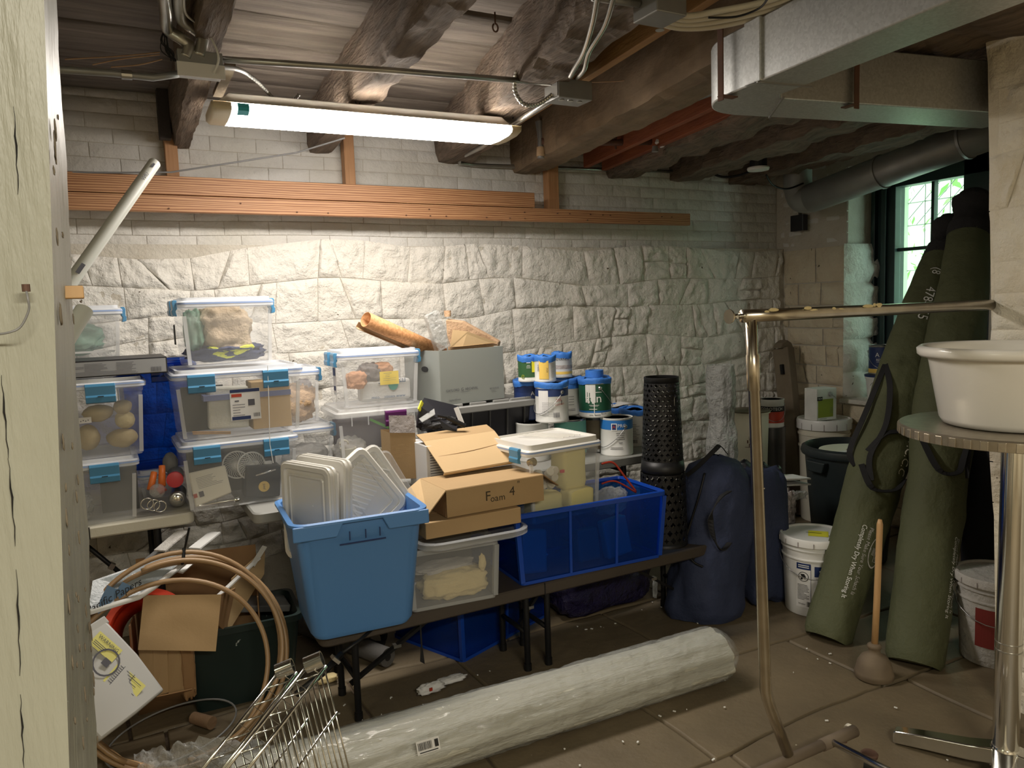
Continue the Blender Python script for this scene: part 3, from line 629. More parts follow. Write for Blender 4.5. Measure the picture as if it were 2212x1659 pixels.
# ================================================================ tables and bench
TZ = .735
def folding_table(label, x0, x1, y0, y1, top, m, name='folding_table', legs=(), seam=None, frame=BLACKM, th=.045, lw=.014, cat='table', braces=True):
    t = thing(name, label, cat, ((x0+x1)/2, (y0+y1)/2, 0)); W_, D_ = x1-x0, y1-y0
    MB().loft([rr(W_-.01, D_-.01, .03, top-th), rr(W_, D_, .035, top-th+.006), rr(W_, D_, .035, top-.006), rr(W_-.012, D_-.012, .03, top)], True, True).build('table_top', m, t, smooth=True)
    if seam is not None: MB().box((seam-(x0+x1)/2, -D_/2, top-th/2), (.004, .004, th*1.02)).build('fold_seam', BLACKM, t)
    for lx in legs:
        for s in (-1, 1):
            MB().tube([(lx, s*(D_/2-.04), top-th), (lx, s*(D_/2-.04), .012)], lw, 10).lathe([(lw+.003, 0), (lw+.003, .03)], (lx, s*(D_/2-.04), 0), 10).build('leg', frame, t, smooth=True)
        MB().tube([(lx, -D_/2+.04, .16), (lx, D_/2-.04, .16)], lw*.8, 8).tube([(lx, -D_/2+.04, top-th-.03), (lx, D_/2-.04, top-th-.03)], lw*.8, 8).build('crossbar', frame, t, smooth='all')
        if braces:
            q = MB(); s = 1 if lx < 0 else -1
            q.tube([(lx+s*.34, 0, top-th-.01), (lx, 0, .26)], lw*.7, 8); q.build('brace', frame, t, smooth='all')
            MB().box((lx+s*.17, 0, (top-th+.25)/2), (.02, .03, .025), Matrix.Rotation(-s*.6, 3, 'Y')).build('brace_clip', STEEL, t)
    return t
ta = folding_table('white plastic folding table at the left, under the clear latch boxes', -.9, .275, 3.20, 3.92, TZ, TABLEW, legs=(-.3, .45), seam=None)
MB().box((.40-.0-.18, -.362, TZ-.022), (.004, .004, .046)).build('edge_seam', BLACKM, ta)
tb = folding_table('pale folding table in the middle, carrying boxes and paint cans', .47, 2.57, 3.02, 3.76, TZ, TABLEG, legs=(-.75, .75))
be = folding_table('low brown plastic folding bench in front of the tables', .60, 2.46, 2.60, 2.90, .37, BENCH, 'folding_bench', legs=(-.80, -.08, .02, .82), seam=1.52, cat='bench', th=.05, lw=.013, braces=False)
for (a, b) in (((-.42, -.02, .31), (-.80, -.02, .10)), ((.50, -.02, .31), (.80, -.02, .12)), ((-.08, -.05, .18), (.02, -.05, .30))):
    MB().bar(a, b, .012, .022, (0, 1, 0)).build('brace', BLACKM, be); c = (Vector(a)+Vector(b))/2; MB().box(c, (.03, .024, .012)).build('brace_clip', STEEL, be)

# ================================================================ containers
def latch_bin(label, loc, rz, W_, D_, H_, latches=(), tub=CLEAR, lid=LIDC, gask=GASK, lm=LATCH, group='clear latch boxes', taper=.07, rib=True, latchw=.100, lidh=.022):
    t = thing('latch_box', label, 'storage box', loc, rz, group); k = 1-taper; r = .022; h = H_-lidh
    q = MB().loft([rr(W_*k-.02, D_*k-.02, r, .006), rr(W_*k-.008, D_*k-.008, r, .000), rr(W_*k, D_*k, r, .012), rr(W_*.985, D_*.985, r, h-.035), rr(W_*1.0, D_*1.0, r, h-.033), rr(W_*1.0, D_*1.0, r, h), rr(W_*.96, D_*.96, r, h), rr(W_*.955, D_*.955, r, h-.02)], True)
    q.build('tub', tub, t, smooth=True)
    if rib:
        for sx in (-1, 1): MB().bar((sx*(W_*k/2-.008), -D_*k/2+.001, .01), (sx*(W_*.985/2-.008), -D_*.985/2+.001, h-.05), .014, .010, (0, 1, 0)).build('corner_rib', FROST, t)
    q = MB().loft([rr(W_*1.01, D_*1.01, r, h-.018), rr(W_*1.02+.012, D_*1.02+.012, r+.006, h-.014), rr(W_*1.02+.012, D_*1.02+.012, r+.006, h+.004), rr(W_*1.02, D_*1.02, r, h+.009), rr(W_*.98, D_*.98, r, h+.009), rr(W_*.97, D_*.97, r, h+lidh), rr(W_*.93, D_*.93, r, h+lidh), rr(W_*.92, D_*.92, r, h+lidh-.008)], False, True)
    q.build('lid', lid, t, smooth=True)
    if gask: MB().loft([rr(W_*1.02+.014, D_*1.02+.014, r+.006, h-.004), rr(W_*1.02+.014, D_*1.02+.014, r+.006, h+.002)]).build('gasket', gask, t, smooth=True)
    for side, x in latches:
        if side == 'F': o, u, n = Vector((x, -D_/2-.010, h)), Vector((1, 0, 0)), Vector((0, -1, 0))
        elif side == 'L': o, u, n = Vector((-W_/2-.010, x, h)), Vector((0, 1, 0)), Vector((-1, 0, 0))
        else: o, u, n = Vector((W_/2+.010, x, h)), Vector((0, 1, 0)), Vector((1, 0, 0))
        pr_ = [(-.004, .014), (.010, .014), (.014, .006), (.012, -.022), (.016, -.028), (.014, -.046), (-.002, -.050), (.002, -.030), (-.004, -.02)]
        if side != 'F': latchw = .065
        if side == 'F': pr_ = [(a, b*1.15-.012) for a, b in pr_]
        q = MB().prism([(a, b) for a, b in pr_], o-u*(latchw/2), n, (0, 0, 1), u*latchw)
        lt = q.build('latch', lm, t, bev=.0015)
        MB().box(o+n*(.0165 if side == 'F' else .014)+Vector((0, 0, -.042 if side == 'F' else -.033)), tuple(abs(c) for c in (u*latchw*.2+n*.002+Vector((0, 0, .0025))))).build('latch_slot', BLK, lt)
    return t
def cloth(name, label, cat, m, c, d, seed, amp=.22, fr=2.4, e=3.2, rz=0, group=None, zmin=None):
    o = MB().blob((0, 0, 0), d, seed, amp, fr, e, 44, 30, zmin=None).build(name, m, smooth='all'); o.location = c; o.rotation_euler = (0, 0, rz); return tag(o, label, cat, group)
def sticker(parent, mp, w, h, seed=0):
    q = MB(); q.grid(lambda u, v: mp((u-.5)*w, (v-.5)*h, .001), 2, 2); s = q.build('product_label', PAPER, parent)
    letters(s, mp, [('|', 0, h*.44, w*.98, h*.10), ('|', -w*.16, -h*.43, w*.62, h*.11)], NAVYL, 'label_band', .0016)
    letters(s, mp, [('|', -w*.28, h*.30, w*.34, h*.10)], REDL, 'label_badge', .0018)
    letters(s, mp, micro(-w*.22, 0, w*.42, 5, h*.085, h*.018, seed)+[('|', w*.2, h*.05, w*.22, h*.2), ('|', -w*.28, h*.12, w*.14, h*.04)]+barcode(w*.36, -h*.36, w*.2, h*.12), INKG, 'small_print', .0018)
    return s
FR = lambda x, z, y: plane_map((x, y, z), (1, 0, 0), (0, 0, 1))
# --- stack at the far left
A1 = latch_bin('clear latch box at the bottom of the left stack, with a bag of clear hooks', (-.125, 3.40, TZ), 0, .42, .36, .25, [('F', .10), ('F', -.13)])
sticker(A1, FR(-.02, .14, -.187), .085, .115, 1)
cloth('hook_bag', 'clear bag of tangled plastic hooks inside the bottom left box', 'bag', FILM2, (-.16, 3.29, .80), (.16, .06, .11), 3, .3, 4)
tag(MB().box((.02, 3.30, .855), (.13, .015, .19)).build('dark_folder', FOLDER), 'dark grey panel standing inside the bottom left box', 'folder')
A2 = latch_bin('clear latch box full of round beige gourds, second in the left stack', (-.10, 3.40, TZ+.252), 0, .46, .37, .30, [('F', .085), ('F', -.14)])
for i, (x, z, dx, dz_, m) in enumerate(((-.04, .075, .10, .12, GOURD), (.075, .06, .13, .09, GOURD), (.09, .14, .085, .085, YCLOTH), (.0, .18, .13, .08, GOURD), (.085, .20, .08, .07, GOURD))):
    o = MB().blob((0, 0, 0), (dx*.82, .09, dz_*.82), i+3, .12, 1.2, 2, 24, 16).build('gourd', m, smooth='all'); o.location = (x-.030, 3.29, TZ+.262+z*.85)
    tag(o, ('pale gourd with a notched bottom behind the label strip', 'wide beige gourd low in the box, at its right', 'yellow round gourd at the right of the box', 'large grey-beige gourd at the top of the pile', 'small beige gourd topmost at the right')[i], 'gourd', 'gourds in the clear box')
tag(MB().blob((-.21, 3.29, TZ+.30), (.12, .05, .05), 9, .1, 1.5, rot=Matrix.Rotation(.45, 3, 'Y')).build('wood_block', HANDLEW, smooth='all'), 'light wooden piece lying at the left in the gourd box', 'block')
sl = FR(.02, .150, -.191)
o = MB().grid(lambda u, v: sl((u-.5)*.055, (v-.5)*.022, .002), 2, 2).build('label_strip', PAPER, A2); letters(o, sl, [('|', -.015+.008*i, -.003*(i % 2), .003, .004) for i in range(5)], INKG, 'handwriting', .003)
fx = thing('flat_carton', 'flat black-and-grey printed carton lying on the gourd box', 'box', (-.09, 3.36, TZ+.556), 0)
MB().box((0, 0, .034), (.62, .30, .062)).build('carton_body', BLK, fx, bev=.002)
ff = FR(0, .034, -.1515)
MB().grid(lambda u, v: ff(.305-.40*(1-u)*1.0, (v-.5)*.052, .001), 2, 2).build('carton_panel', mat('carton_print', (.34, .35, .37), .4), fx)
letters(fx, ff, [('INCLUDES', -.03, .018, .010)]+micro(-.015, .008, .09, 4, .005, .0015, 2)+micro(.075, .018, .09, 6, .005, .0015, 3)+micro(.18, .018, .09, 6, .005, .0015, 4)+micro(.1, -.012, .26, 3, .005, .0015, 5)+barcode(.27, -.014, .035, .018), INKG, 'carton_print', .002)
MB().grid(lambda u, v: ff(-.20+.085*u, (v-.5)*.052, .0012), 2, 2).build('carton_picture', WOODB, fx); letters(fx, ff, [('|', -.155, 0, .002, .05), ('|', -.17, -.012, .004, .02)], PAPER, 'picture_lines', .002)
Ab = latch_bin('clear latch box topmost at the far left, behind the flat carton', (-.13, 3.70, 1.33), 0, .42, .30, .235, [('R', -.04), ('R', .05)])
cloth('cloth_bundle', 'grey-green fabric inside the topmost box at the far left', 'cloth', GREENC, (-.14, 3.70, 1.43), (.30, .2, .13), 5, .2)
tag(MB().box((-.12, 3.58, 1.375), (.34, .01, .008)).build('wire_rod', WPL), 'white rod lying inside the topmost box at the far left', 'rod')
bt = latch_bin('dark blue box behind, between the left and middle stacks', (.20, 3.66, TZ+.13), 0, .30, .24, .46, [('F', .02)], tub=BTRAN, lid=BTRAN, gask=None, lm=BTRIM, group=None, latchw=.09)
lb = latch_bin('small low clear box under the dark blue box', (.22, 3.66, TZ), 0, .24, .22, .125, [], tub=FROST, group=None)
# --- loose things between the stacks
cn = at(380, 1048, Y=3.34)
for k, (px_, py_, r, m, nm, lbl) in enumerate(((378, 1036, .031, PINK, 'red_lid_tin', 'round red-lidded container between the two left stacks'), (383, 1078, .033, CANS, 'silver_can', 'shiny silver can lying end-on between the two left stacks'))):
    c = at(px_, py_, Y=3.28); t = thing(nm, lbl, 'can', c, 0, rot=(R(90), 0, R(-6)))
    MB().lathe([(r*.7, .004), (r*.92, 0), (r, -.006), (r, -.13)], n=28).build('can_body', CANS if k else GREYP, t, smooth=True)
    if k == 0: MB().lathe([(r*.9, .008), (r*1.02, .006), (r*1.02, -.012)], n=28).build('red_cap', m, t, smooth=True)
    else: MB().lathe([(r*.55, .006), (r*.72, .0)], n=24).build('domed_end', CHROME, t, smooth='all')
tag(MB().blob(at(368, 1000, Y=3.42), (.06, .05, .09), 2, .05, e=2).build('glass_jar', GREYP, smooth='all'), 'dim grey jar behind the red-lidded container', 'jar')
for i, (x0, y0, x1, y1) in enumerate(((333, 1020, 325, 1058), (350, 1006, 350, 1050))):
    h = MB().tube([at(x0, y0, Y=3.30), at(x1, y1, Y=3.27)], .013, 10, rs=[.012, .014]).build('tool_handle', ORANGE, smooth='all'); tag(h, ('left of two orange tool handles between the stacks', 'right of two orange tool handles between the stacks')[i], 'tool', 'orange-handled tools')
tag(MB().tube([at(342, 1062, Y=3.26), at(355, 1052, Y=3.26)], .016, 10).build('orange_clamp', REDO, smooth='all'), 'small red-orange clamp head below the tool handles', 'tool')
for i in range(3):
    c = at(318+i*14, 1088+3*i, Y=3.24); o = MB().tube([c+Vector((.022*math.cos(t), 0, .022*math.sin(t))) for t in [k*PI/8 for k in range(16)]], .003, 6, cyc=True).build('metal_ring', CHROME, smooth='all'); tag(o, ('leftmost', 'middle', 'rightmost')[i]+' thin metal ring lying in front of the orange handles', 'ring', 'metal rings')
tag(MB().blob(at(340, 1060, Y=3.25), (.06, .05, .055), 5, .03, e=2).build('clear_globe', FILM2, smooth='all'), 'round clear plastic globe in front of the orange handles', 'globe')
# --- middle stack
B1 = latch_bin('clear latch box with two white fans and a router, bottom of the middle stack', (.462, 3.34, TZ+.004), 0, .44, .34, .28, [('F', -.13), ('F', .135)])
B2 = latch_bin('wide clear latch box with a blue-taped carton and white parcel', (.475, 3.34, TZ+.29), 0, .48, .36, .275, [('F', -.145), ('F', .135)])
B3 = latch_bin('clear latch box topmost on the middle stack, with beige cloth and lime gloves', (.455, 3.38, TZ+.57), R(2), .35, .28, .275, [('L', -.05), ('L', .05), ('R', -.05)])
sticker(B2, FR(.015, .125, -.176), .115, .125, 2)
tag(MB().box((.46, 3.44, TZ+.11), (.36, .03, .19)).build('shade_sheet', FOLDER), 'dark grey sheet added to darken the back of the fan box', 'sheet')  # added sheet, stands in for the dim inside under the lid
tag(MB().box((1.12, 3.57, TZ+.14), (.35, .02, .24)).build('shade_sheet', mat('plum_grey', (.16, .13, .15), .8)), 'plum-grey sheet added to darken the back of the purple-latch box', 'sheet')  # also added, keeps the bright wall from showing through the box
# contents of B1
rt = thing('router', 'ivory plastic router standing inside the fan box', 'router', (.335, 3.22, TZ+.10), 0, rot=(R(-12), R(-10), 0))
MB().loft([[(a, -.012, b) for a, b in ((-.07, -.075), (.075, -.06), (.08, .055), (-.06, .065))], [(a, .012, b) for a, b in ((-.07, -.075), (.075, -.06), (.08, .055), (-.06, .065))]], True, True).build('router_body', WPL2, rt, bev=.006)
letters(rt, plane_map((0, -.0125, 0), (1, 0, 0), (0, 0, 1)), micro(.01, .035, .10, 8, .006, .0012, 4)+[('|', -.035, -.03, .018, .022)], INKG, 'vent_slots', .0008)
letters(rt, plane_map((0, -.0125, 0), (1, 0, 0), (0, 0, 1)), [('|', -.058, -.03, .014, .016)], REDL, 'red_label', .0012)
for i, (cx, cy) in enumerate(((522, 1008), (545, 1004))):
    c = at(cx-10+8*i, cy+2-6*(1-i), Y=3.24+.03*(1-i)); f = thing('desk_fan', ('white round fan grille at the back left in the fan box', 'white round spiral fan grille at the front in the fan box')[i], 'fan', c, 0, 'fans in the clear box', rot=(0, 0, R(8-20*(1-i))))
    q = MB().tube([(.056*math.cos(t), 0, .056*math.sin(t)) for t in [k*PI/14 for k in range(28)]], .0035, 6, cyc=True)
    q.build('grille_ring', WPL, f, smooth='all'); q = MB()
    for k in range(28):
        a = k*2*PI/28; q.tube([((.014+.041*s)*math.cos(a+s*.75), -.012*(1-s), (.014+.041*s)*math.sin(a+s*.75)) for s in (0, .33, .66, 1)], .0016, 4)
    q.build('grille_spokes', WPL, f, smooth='all', kind='stuff'); MB().lathe([(.015, -.006), (.013, .012)], n=20, sy=1).build('fan_hub', WPL, f).rotation_euler = (R(90), 0, 0)
    MB().box((.068, 0, -.005), (.035, .02, .03)).build('fan_clip', WPL, f, bev=.006)
tag(MB().tube([at(430, 1092, Y=3.2), at(505, 1080, Y=3.19), at(508, 1080, Y=3.19), at(516, 1078, Y=3.19)], .007, 10, rs=[.006, .006, .011, .011]).build('penlight', CHROME, smooth=True), 'slim chrome penlight lying at the bottom of the fan box', 'torch')
bk = thing('black_lamp_box', 'black device with an orange round label in the fan box', 'device', (.545, 3.25, TZ+.085), 0)
MB().box((0, 0, 0), (.14, .10, .13), Matrix.Rotation(.1, 3, 'Y')).build('device_body', BLK, bk, bev=.006); MB().tube([(-.03, -.055, .03), (.05, -.055, .045)], .004, 8).build('bright_rod', CHROME, bk, smooth='all')
MB().prism([(.022*math.cos(t), .022*math.sin(t)) for t in [k*PI/10 for k in range(20)]], (.0, -.053, -.02), (1, 0, 0), (0, 0, 1), (0, -.002, 0)).build('round_label', YELL, bk); letters(bk, plane_map((0, -.056, -.02), (1, 0, 0), (0, 0, 1)), [('JAKE', 0, 0, .012, PI/2)], INK)
# contents of B2
pc = tag(MB().box((.435, 3.25, TZ+.40), (.155, .05, .17), Matrix.Rotation(.04, 3, 'Y')).build('white_parcel', mat('parcel_wrap', (.66, .65, .58), .5, bs=14, bd=.01), bev=.008), 'white plastic-wrapped parcel inside the wide clear box', 'parcel')
cb = thing('carton', 'brown carton with blue tape inside the wide clear box', 'box', (.60, 3.27, TZ+.40), R(0)); MB().box((0, 0, .0), (.155, .12, .195)).build('carton_body', CARDL, cb, bev=.003); MB().box((-.09, -.0, .045), (.34, .123, .022)).build('blue_tape', mat('slate_tape', (.16, .19, .36), .6), cb)
tag(MB().box((.345, 3.29, TZ+.40), (.16, .012, .18)).build('dark_folder', FOLDER), 'dark grey folder standing at the left inside the wide clear box', 'folder')
for i in range(2): tag(MB().bar((.29, 3.20+.01*i, TZ+.312+.006*i), (.43, 3.19, TZ+.300+.006*i), .012, .004).build('wooden_stick', HANDLEW), ('lower', 'upper')[i]+' flat wooden stick at the bottom of the wide clear box', 'stick', 'sticks')
tag(MB().tube([at(578, 790, Y=3.14), at(580, 850, Y=3.135), at(583, 960, Y=3.135), at(590, 1000, Y=3.13)], .0015, 5).build('white_string', WPL), 'thin white string hanging over the front of the middle stack', 'string')
# contents of B3
bz = TZ+.58
cloth('cloth_bundle', 'crumpled beige cloth bundle in the topmost middle box', 'cloth', BEIGE, (.455, 3.345, bz+.125), (.20, .17, .20), 7, .2, 2.6, 3.4)
cloth('lime_glove', 'bright lime-yellow glove strip at the left under the beige cloth', 'glove', LIME, (.425, 3.275, bz+.042), (.10, .03, .035), 8, .15, 2, rz=0).rotation_euler = (0, R(18), 0)
cloth('lime_glove', 'bright lime-yellow glove strip at the right under the beige cloth', 'glove', LIME, (.50, 3.275, bz+.046), (.11, .03, .032), 9, .15, 2, rz=0).rotation_euler = (0, R(-16), 0)
cloth('navy_cloth', 'dark navy fabric at the bottom of the topmost middle box', 'cloth', NAVYC, (.455, 3.36, bz+.040), (.30, .20, .07), 10, .2)
cloth('green_film', 'pale green plastic film at the left in the topmost middle box', 'film', GREENC, (.335, 3.34, bz+.13), (.07, .15, .17), 11, .2)
MB().box((-.19, -.02, .13), (.004, .03, .08)).build('side_card', FOLDER, B3, bev=.001)
# --- behind the middle stack
R1 = latch_bin('clear latch box with tan fabric, behind the middle stack', (.745, 3.62, TZ+.265), 0, .25, .26, .26, [('R', -.06)])
cloth('cloth_bundle', 'crumpled tan fabric in the box behind the middle stack', 'cloth', TAN, (.77, 3.56, TZ+.36), (.17, .13, .17), 12, .22)
cloth('cloth_bundle', 'dull purple-grey fabric beside the tan fabric', 'cloth', GREYC, (.815, 3.58, TZ+.40), (.07, .1, .12), 13, .22)
R0 = latch_bin('clear latch box lowest behind the middle stack, mostly hidden', (.77, 3.62, TZ), 0, .30, .27, .26, [('R', -.07)])
cloth('cloth_bundle', 'pale grey cloth in the lowest box behind the middle stack', 'cloth', LGC, (.80, 3.58, TZ+.09), (.2, .14, .13), 14, .2)
# --- purple latch stack
C0 = latch_bin('clear box with a purple latch, holding a metal cup and coiled cord', (1.115, 3.46, TZ), R(-3), .42, .34, .335, [('F', .05)], tub=CLEAR, lid=FROST, gask=None, lm=PURP, group=None, latchw=.10)
for i in range(5): MB().box((-.15+i*.075 if i < 2 else .02+i*.04, -.176, .285), (.004, .008, .05)).build('front_rib', FROST, C0)
cu = thing('metal_cup', 'pale metal cup inside the purple-latch box', 'cup', at(752, 968, Y=3.36), 0); MB().lathe([(.030, -.08), (.034, 0), (.037, .003), (.036, .0), (.028, -.075)], n=24).build('cup_body', WPL2, cu, smooth='all'); MB().tube([(-.02+.02*math.cos(t), -.01, .02+.02*math.sin(t)) for t in [k*PI/6 for k in range(7)]], .004, 6).build('cup_handle', WPL2, cu, smooth='all')
q = MB()
for i in range(9): q.tube([at(800, 978, Y=3.36)+Vector(((.04+.003*i)*math.cos(t)+i*.002, .01*math.sin(t*2+i), (.018+.002*i)*math.sin(t)-.012)) for t in [k*PI/8 for k in range(16)]], .004, 6, cyc=True)
tag(q.build('coiled_cord', WPL2, smooth='all'), 'coiled ivory cord inside the purple-latch box', 'cord')
cloth('cloth_bundle', 'pale crumpled bag at the left inside the purple-latch box', 'bag', LGC, (.985, 3.44, TZ+.10), (.14, .14, .17), 15, .2)
tag(MB().box(at(820, 915, Y=3.38), (.10, .01, .012), Matrix.Rotation(.5, 3, 'Y')).build('green_strip', mat('bright_green', (.18, .55, .10), .5)), 'bright green strip beside the purple latch', 'strip')
C1 = latch_bin('clear latch box with a yellow sticky note, on the purple-latch box', (1.105, 3.43, TZ+.340), R(-2), .36, .29, .255, [('L', -.08), ('L', .04), ('R', -.08)])
nm = FR(.035, .125, -.150); q = MB().grid(lambda u, v: nm((u-.5)*.088, (v-.5)*.060, .003+.004*(1-v)*abs(u-.5)), 4, 3); o = q.build('sticky_note', NOTE, C1)
letters(o, nm, [('|', -.012, .022, .03, .0012), ('|', .005, .022, .012, .0012), ('|', -.008, .014, .02, .001), ('|', -.01, .006, .02, .001), ('|', 0, -.002, .06, .0008), ('|', 0, -.01, .06, .0008)], INKB, 'handwriting', .008)
wp = thing('white_package', 'white package printed with mirrored blue letters and a teal shape, in the note box', 'package', (1.135, 3.33, TZ+.355), R(-2))
MB().box((0, .03, .05), (.24, .06, .095)).build('package_body', mat('package_film', (.78, .78, .77), .35, bs=10, bd=.006), wp, bev=.012)
pm = plane_map((0, -.0015, .05), (1, 0, 0), (0, 0, 1)); mir = lambda a, b, h=0: pm(-a, b, h)
letters(wp, lambda a, b, h=0: pm(a, b*1, h), [('|', .03, .034, .13, .003), ('|', .092, .042, .003, .02)], INKB, 'blue_frame', .001)
letters(wp, mir, [('EXOTIC', -.045, .042, .022, .05)], INKB, 'mirrored_letters', .0012)
letters(wp, mir, [('www.exotic   .com', -.01, -.030, .019)], INKB, 'mirrored_address', .0012, sx=1.1)
MB().prism([(.024*math.cos(t), .030*math.sin(t)) for t in [PI+k*PI/12 for k in range(13)]], (.035, -.0018, .078), (1, 0, 0), (0, 0, 1), (0, -.001, 0)).build('teal_shape', TEAL, wp)
cloth('peach_cloth', 'peach-coloured cloth at the left in the note box', 'cloth', PEACH, (1.00, 3.34, TZ+.46), (.09, .06, .075), 16, .18)
cloth('peach_cloth', 'peach-coloured cloth at the top in the note box', 'cloth', PEACH, (1.13, 3.37, TZ+.50), (.10, .06, .06), 17, .18)
cloth('grey_cloth', 'grey bunched cloth in the middle of the note box', 'cloth', GREYC, (1.07, 3.36, TZ+.485), (.10, .06, .09), 18, .2)
MB().box((-.183, -.03, .12), (.002, .05, .13)).build('side_label', PAPER, C1); MB().box((-.1845, -.03, .16), (.002, .04, .035)).box((-.1845, -.03, .085), (.002, .03, .02)).build('side_print', NAVYL, C1)
# --- grey archive box on black tote
g0, g1 = at(958, 868, Y=3.22), at(1095, 852, Y=3.30)
bk = thing('black_tote', 'black plastic tote with a grey lid under the archive box', 'storage box', (1.62, 3.44, TZ), R(4))
MB().loft([rr(.46, .30, .02, .0), rr(.50, .34, .02, .28)], True).build('tub', BLK, bk, smooth=True)
for i in range(5): MB().box((-.2+.1*i, -.165, .15), (.004, .012, .24), Matrix.Rotation(.07, 3, 'X')).build('groove', FOLDER, bk)
MB().loft([rr(.53, .37, .03, .27), rr(.55, .39, .03, .275), rr(.55, .39, .03, .30), rr(.52, .36, .03, .305), rr(.50, .34, .03, .298)], False, True).build('lid', LGREY, bk, smooth=True)
for x in (-.19, -.06, .07, .17, .24): MB().box((x, -.165, .308), (.09 if x < .2 else .05, .012, .016)).build('lid_rib', LGREY, bk, bev=.003)
for x in (-.1, .1, .22): MB().box((x, .16, .308), (.1, .012, .016)).build('lid_rib', LGREY, bk, bev=.003)
gb = thing('archive_box', 'grey cardboard archive box standing open on the black tote', 'box', (1.54, 3.462, TZ+.312), R(12))
L_, D_, H_ = .385, .30, .26; q = MB()
q.box((0, -D_/2, H_/2), (L_, .004, H_)).box((0, D_/2, H_/2), (L_, .004, H_)).box((-L_/2, 0, H_/2), (.004, D_, H_)).box((L_/2, 0, H_/2), (.004, D_, H_)).box((0, 0, .003), (L_, D_, .004)); q.build('box_body', GRBOX, gb)
MB().prism([(.026*math.cos(t)*(1 if abs(math.cos(t)) < .7 else 1.1), .014*math.sin(t)) for t in [k*PI/8 for k in range(16)]], (-L_/2-.003, -.03, .17), (0, 1, 0), (0, 0, 1), (-.001, 0, 0)).build('hand_hole', BLK, gb)
gm = plane_map((0, -D_/2-.0025, 0), (1, 0, 0), (0, 0, 1))
letters(gb, gm, [('GAYLORD', -.125, .068, .017), ('ARCHIVAL', -.012, .068, .017), ('G', -.068, .068, .022), ('GaylordGreen', -.115, .022, .012), ('RC121510', .128, .055, .013)]+micro(.13, .044, .04, 2, .006, .0012, 3)+micro(-.05, .056, .06, 1), INKG)
# paper roll, plastic bottle, kraft bag sticking out
e0, e1 = at(790, 690, Y=3.30), at(915, 745, Y=3.42); pl = thing('paper_roll', 'roll of orange patterned paper sticking out of the archive box', 'paper roll', (0, 0, 0))
P = MB(); dd = (e1-e0).normalized(); up = dd.cross(Vector((0, 1, 0))).normalized(); sd = dd.cross(up); e2 = e0+(e1-e0)*1.35
P.loft([[c+up*(.034*r*math.cos(t))+sd*(.034*r*math.sin(t)) for t in [k*2*PI/27*1.03 for k in range(28)] for r in [1-.0*t]] for c in (e0, e2)], closed=False)
P.build('rolled_sheet', WALLP, pl, smooth='all', solid=.002)
P = MB().loft([[c+up*a+sd*b for a, b in ((-.018, -.03), (-.042, -.038), (-.052, -.02))] for c in (e0-dd*.01, e2-dd*.02)], closed=False); P.build('loose_edge', TAN, pl, solid=.002)
bp_, bq = at(932, 680, Y=3.34), at(960, 765, Y=3.40); bo = thing('clear_plastic_sleeve', 'clear plastic sleeve standing in the archive box', 'packaging', (0, 0, 0))
dv = (bq-bp_).normalized(); sv = dv.cross(Vector((0, 1, 0))).normalized(); tv = Vector((0, 1, 0))
MB().loft([[bp_+dv*s+sv*(a*k)+tv*(b*k) for a, b in ((-.035, -.02), (.035, -.02), (.04, 0), (.035, .02), (-.035, .02), (-.04, 0))] for s, k in ((-.012, .7), (0, 1), (.19, 1.08))], True, True).build('sleeve_body', FILM2, bo, smooth=True, bev=.004)
kb = thing('kraft_bag', 'folded brown kraft paper bag in the archive box', 'bag', (0, 0, 0))
pts = [(963, 690), (1000, 695), (1078, 738), (1070, 775), (990, 785), (968, 760)]; A_ = [at(x, y, Y=3.42) for x, y in pts]; B_ = [at(x+4, y-2, Y=3.50) for x, y in pts]
MB().loft([A_, B_], True, True).build('bag_body', KRAFT, kb, bev=.006)
MB().lathe([(.016, 0), (.018, .03)], at(967, 684, Y=3.44), 14).build('rolled_corner', KRAFT, kb, smooth=True)
MB().add([at(978, 712, Y=3.415), at(1010, 716, Y=3.405), at(1074, 740, Y=3.415), at(1000, 748, Y=3.40), at(972, 750, Y=3.41)], [(0, 1, 2, 3, 4)]).build('bag_fold', CARDL, kb, solid=.002)

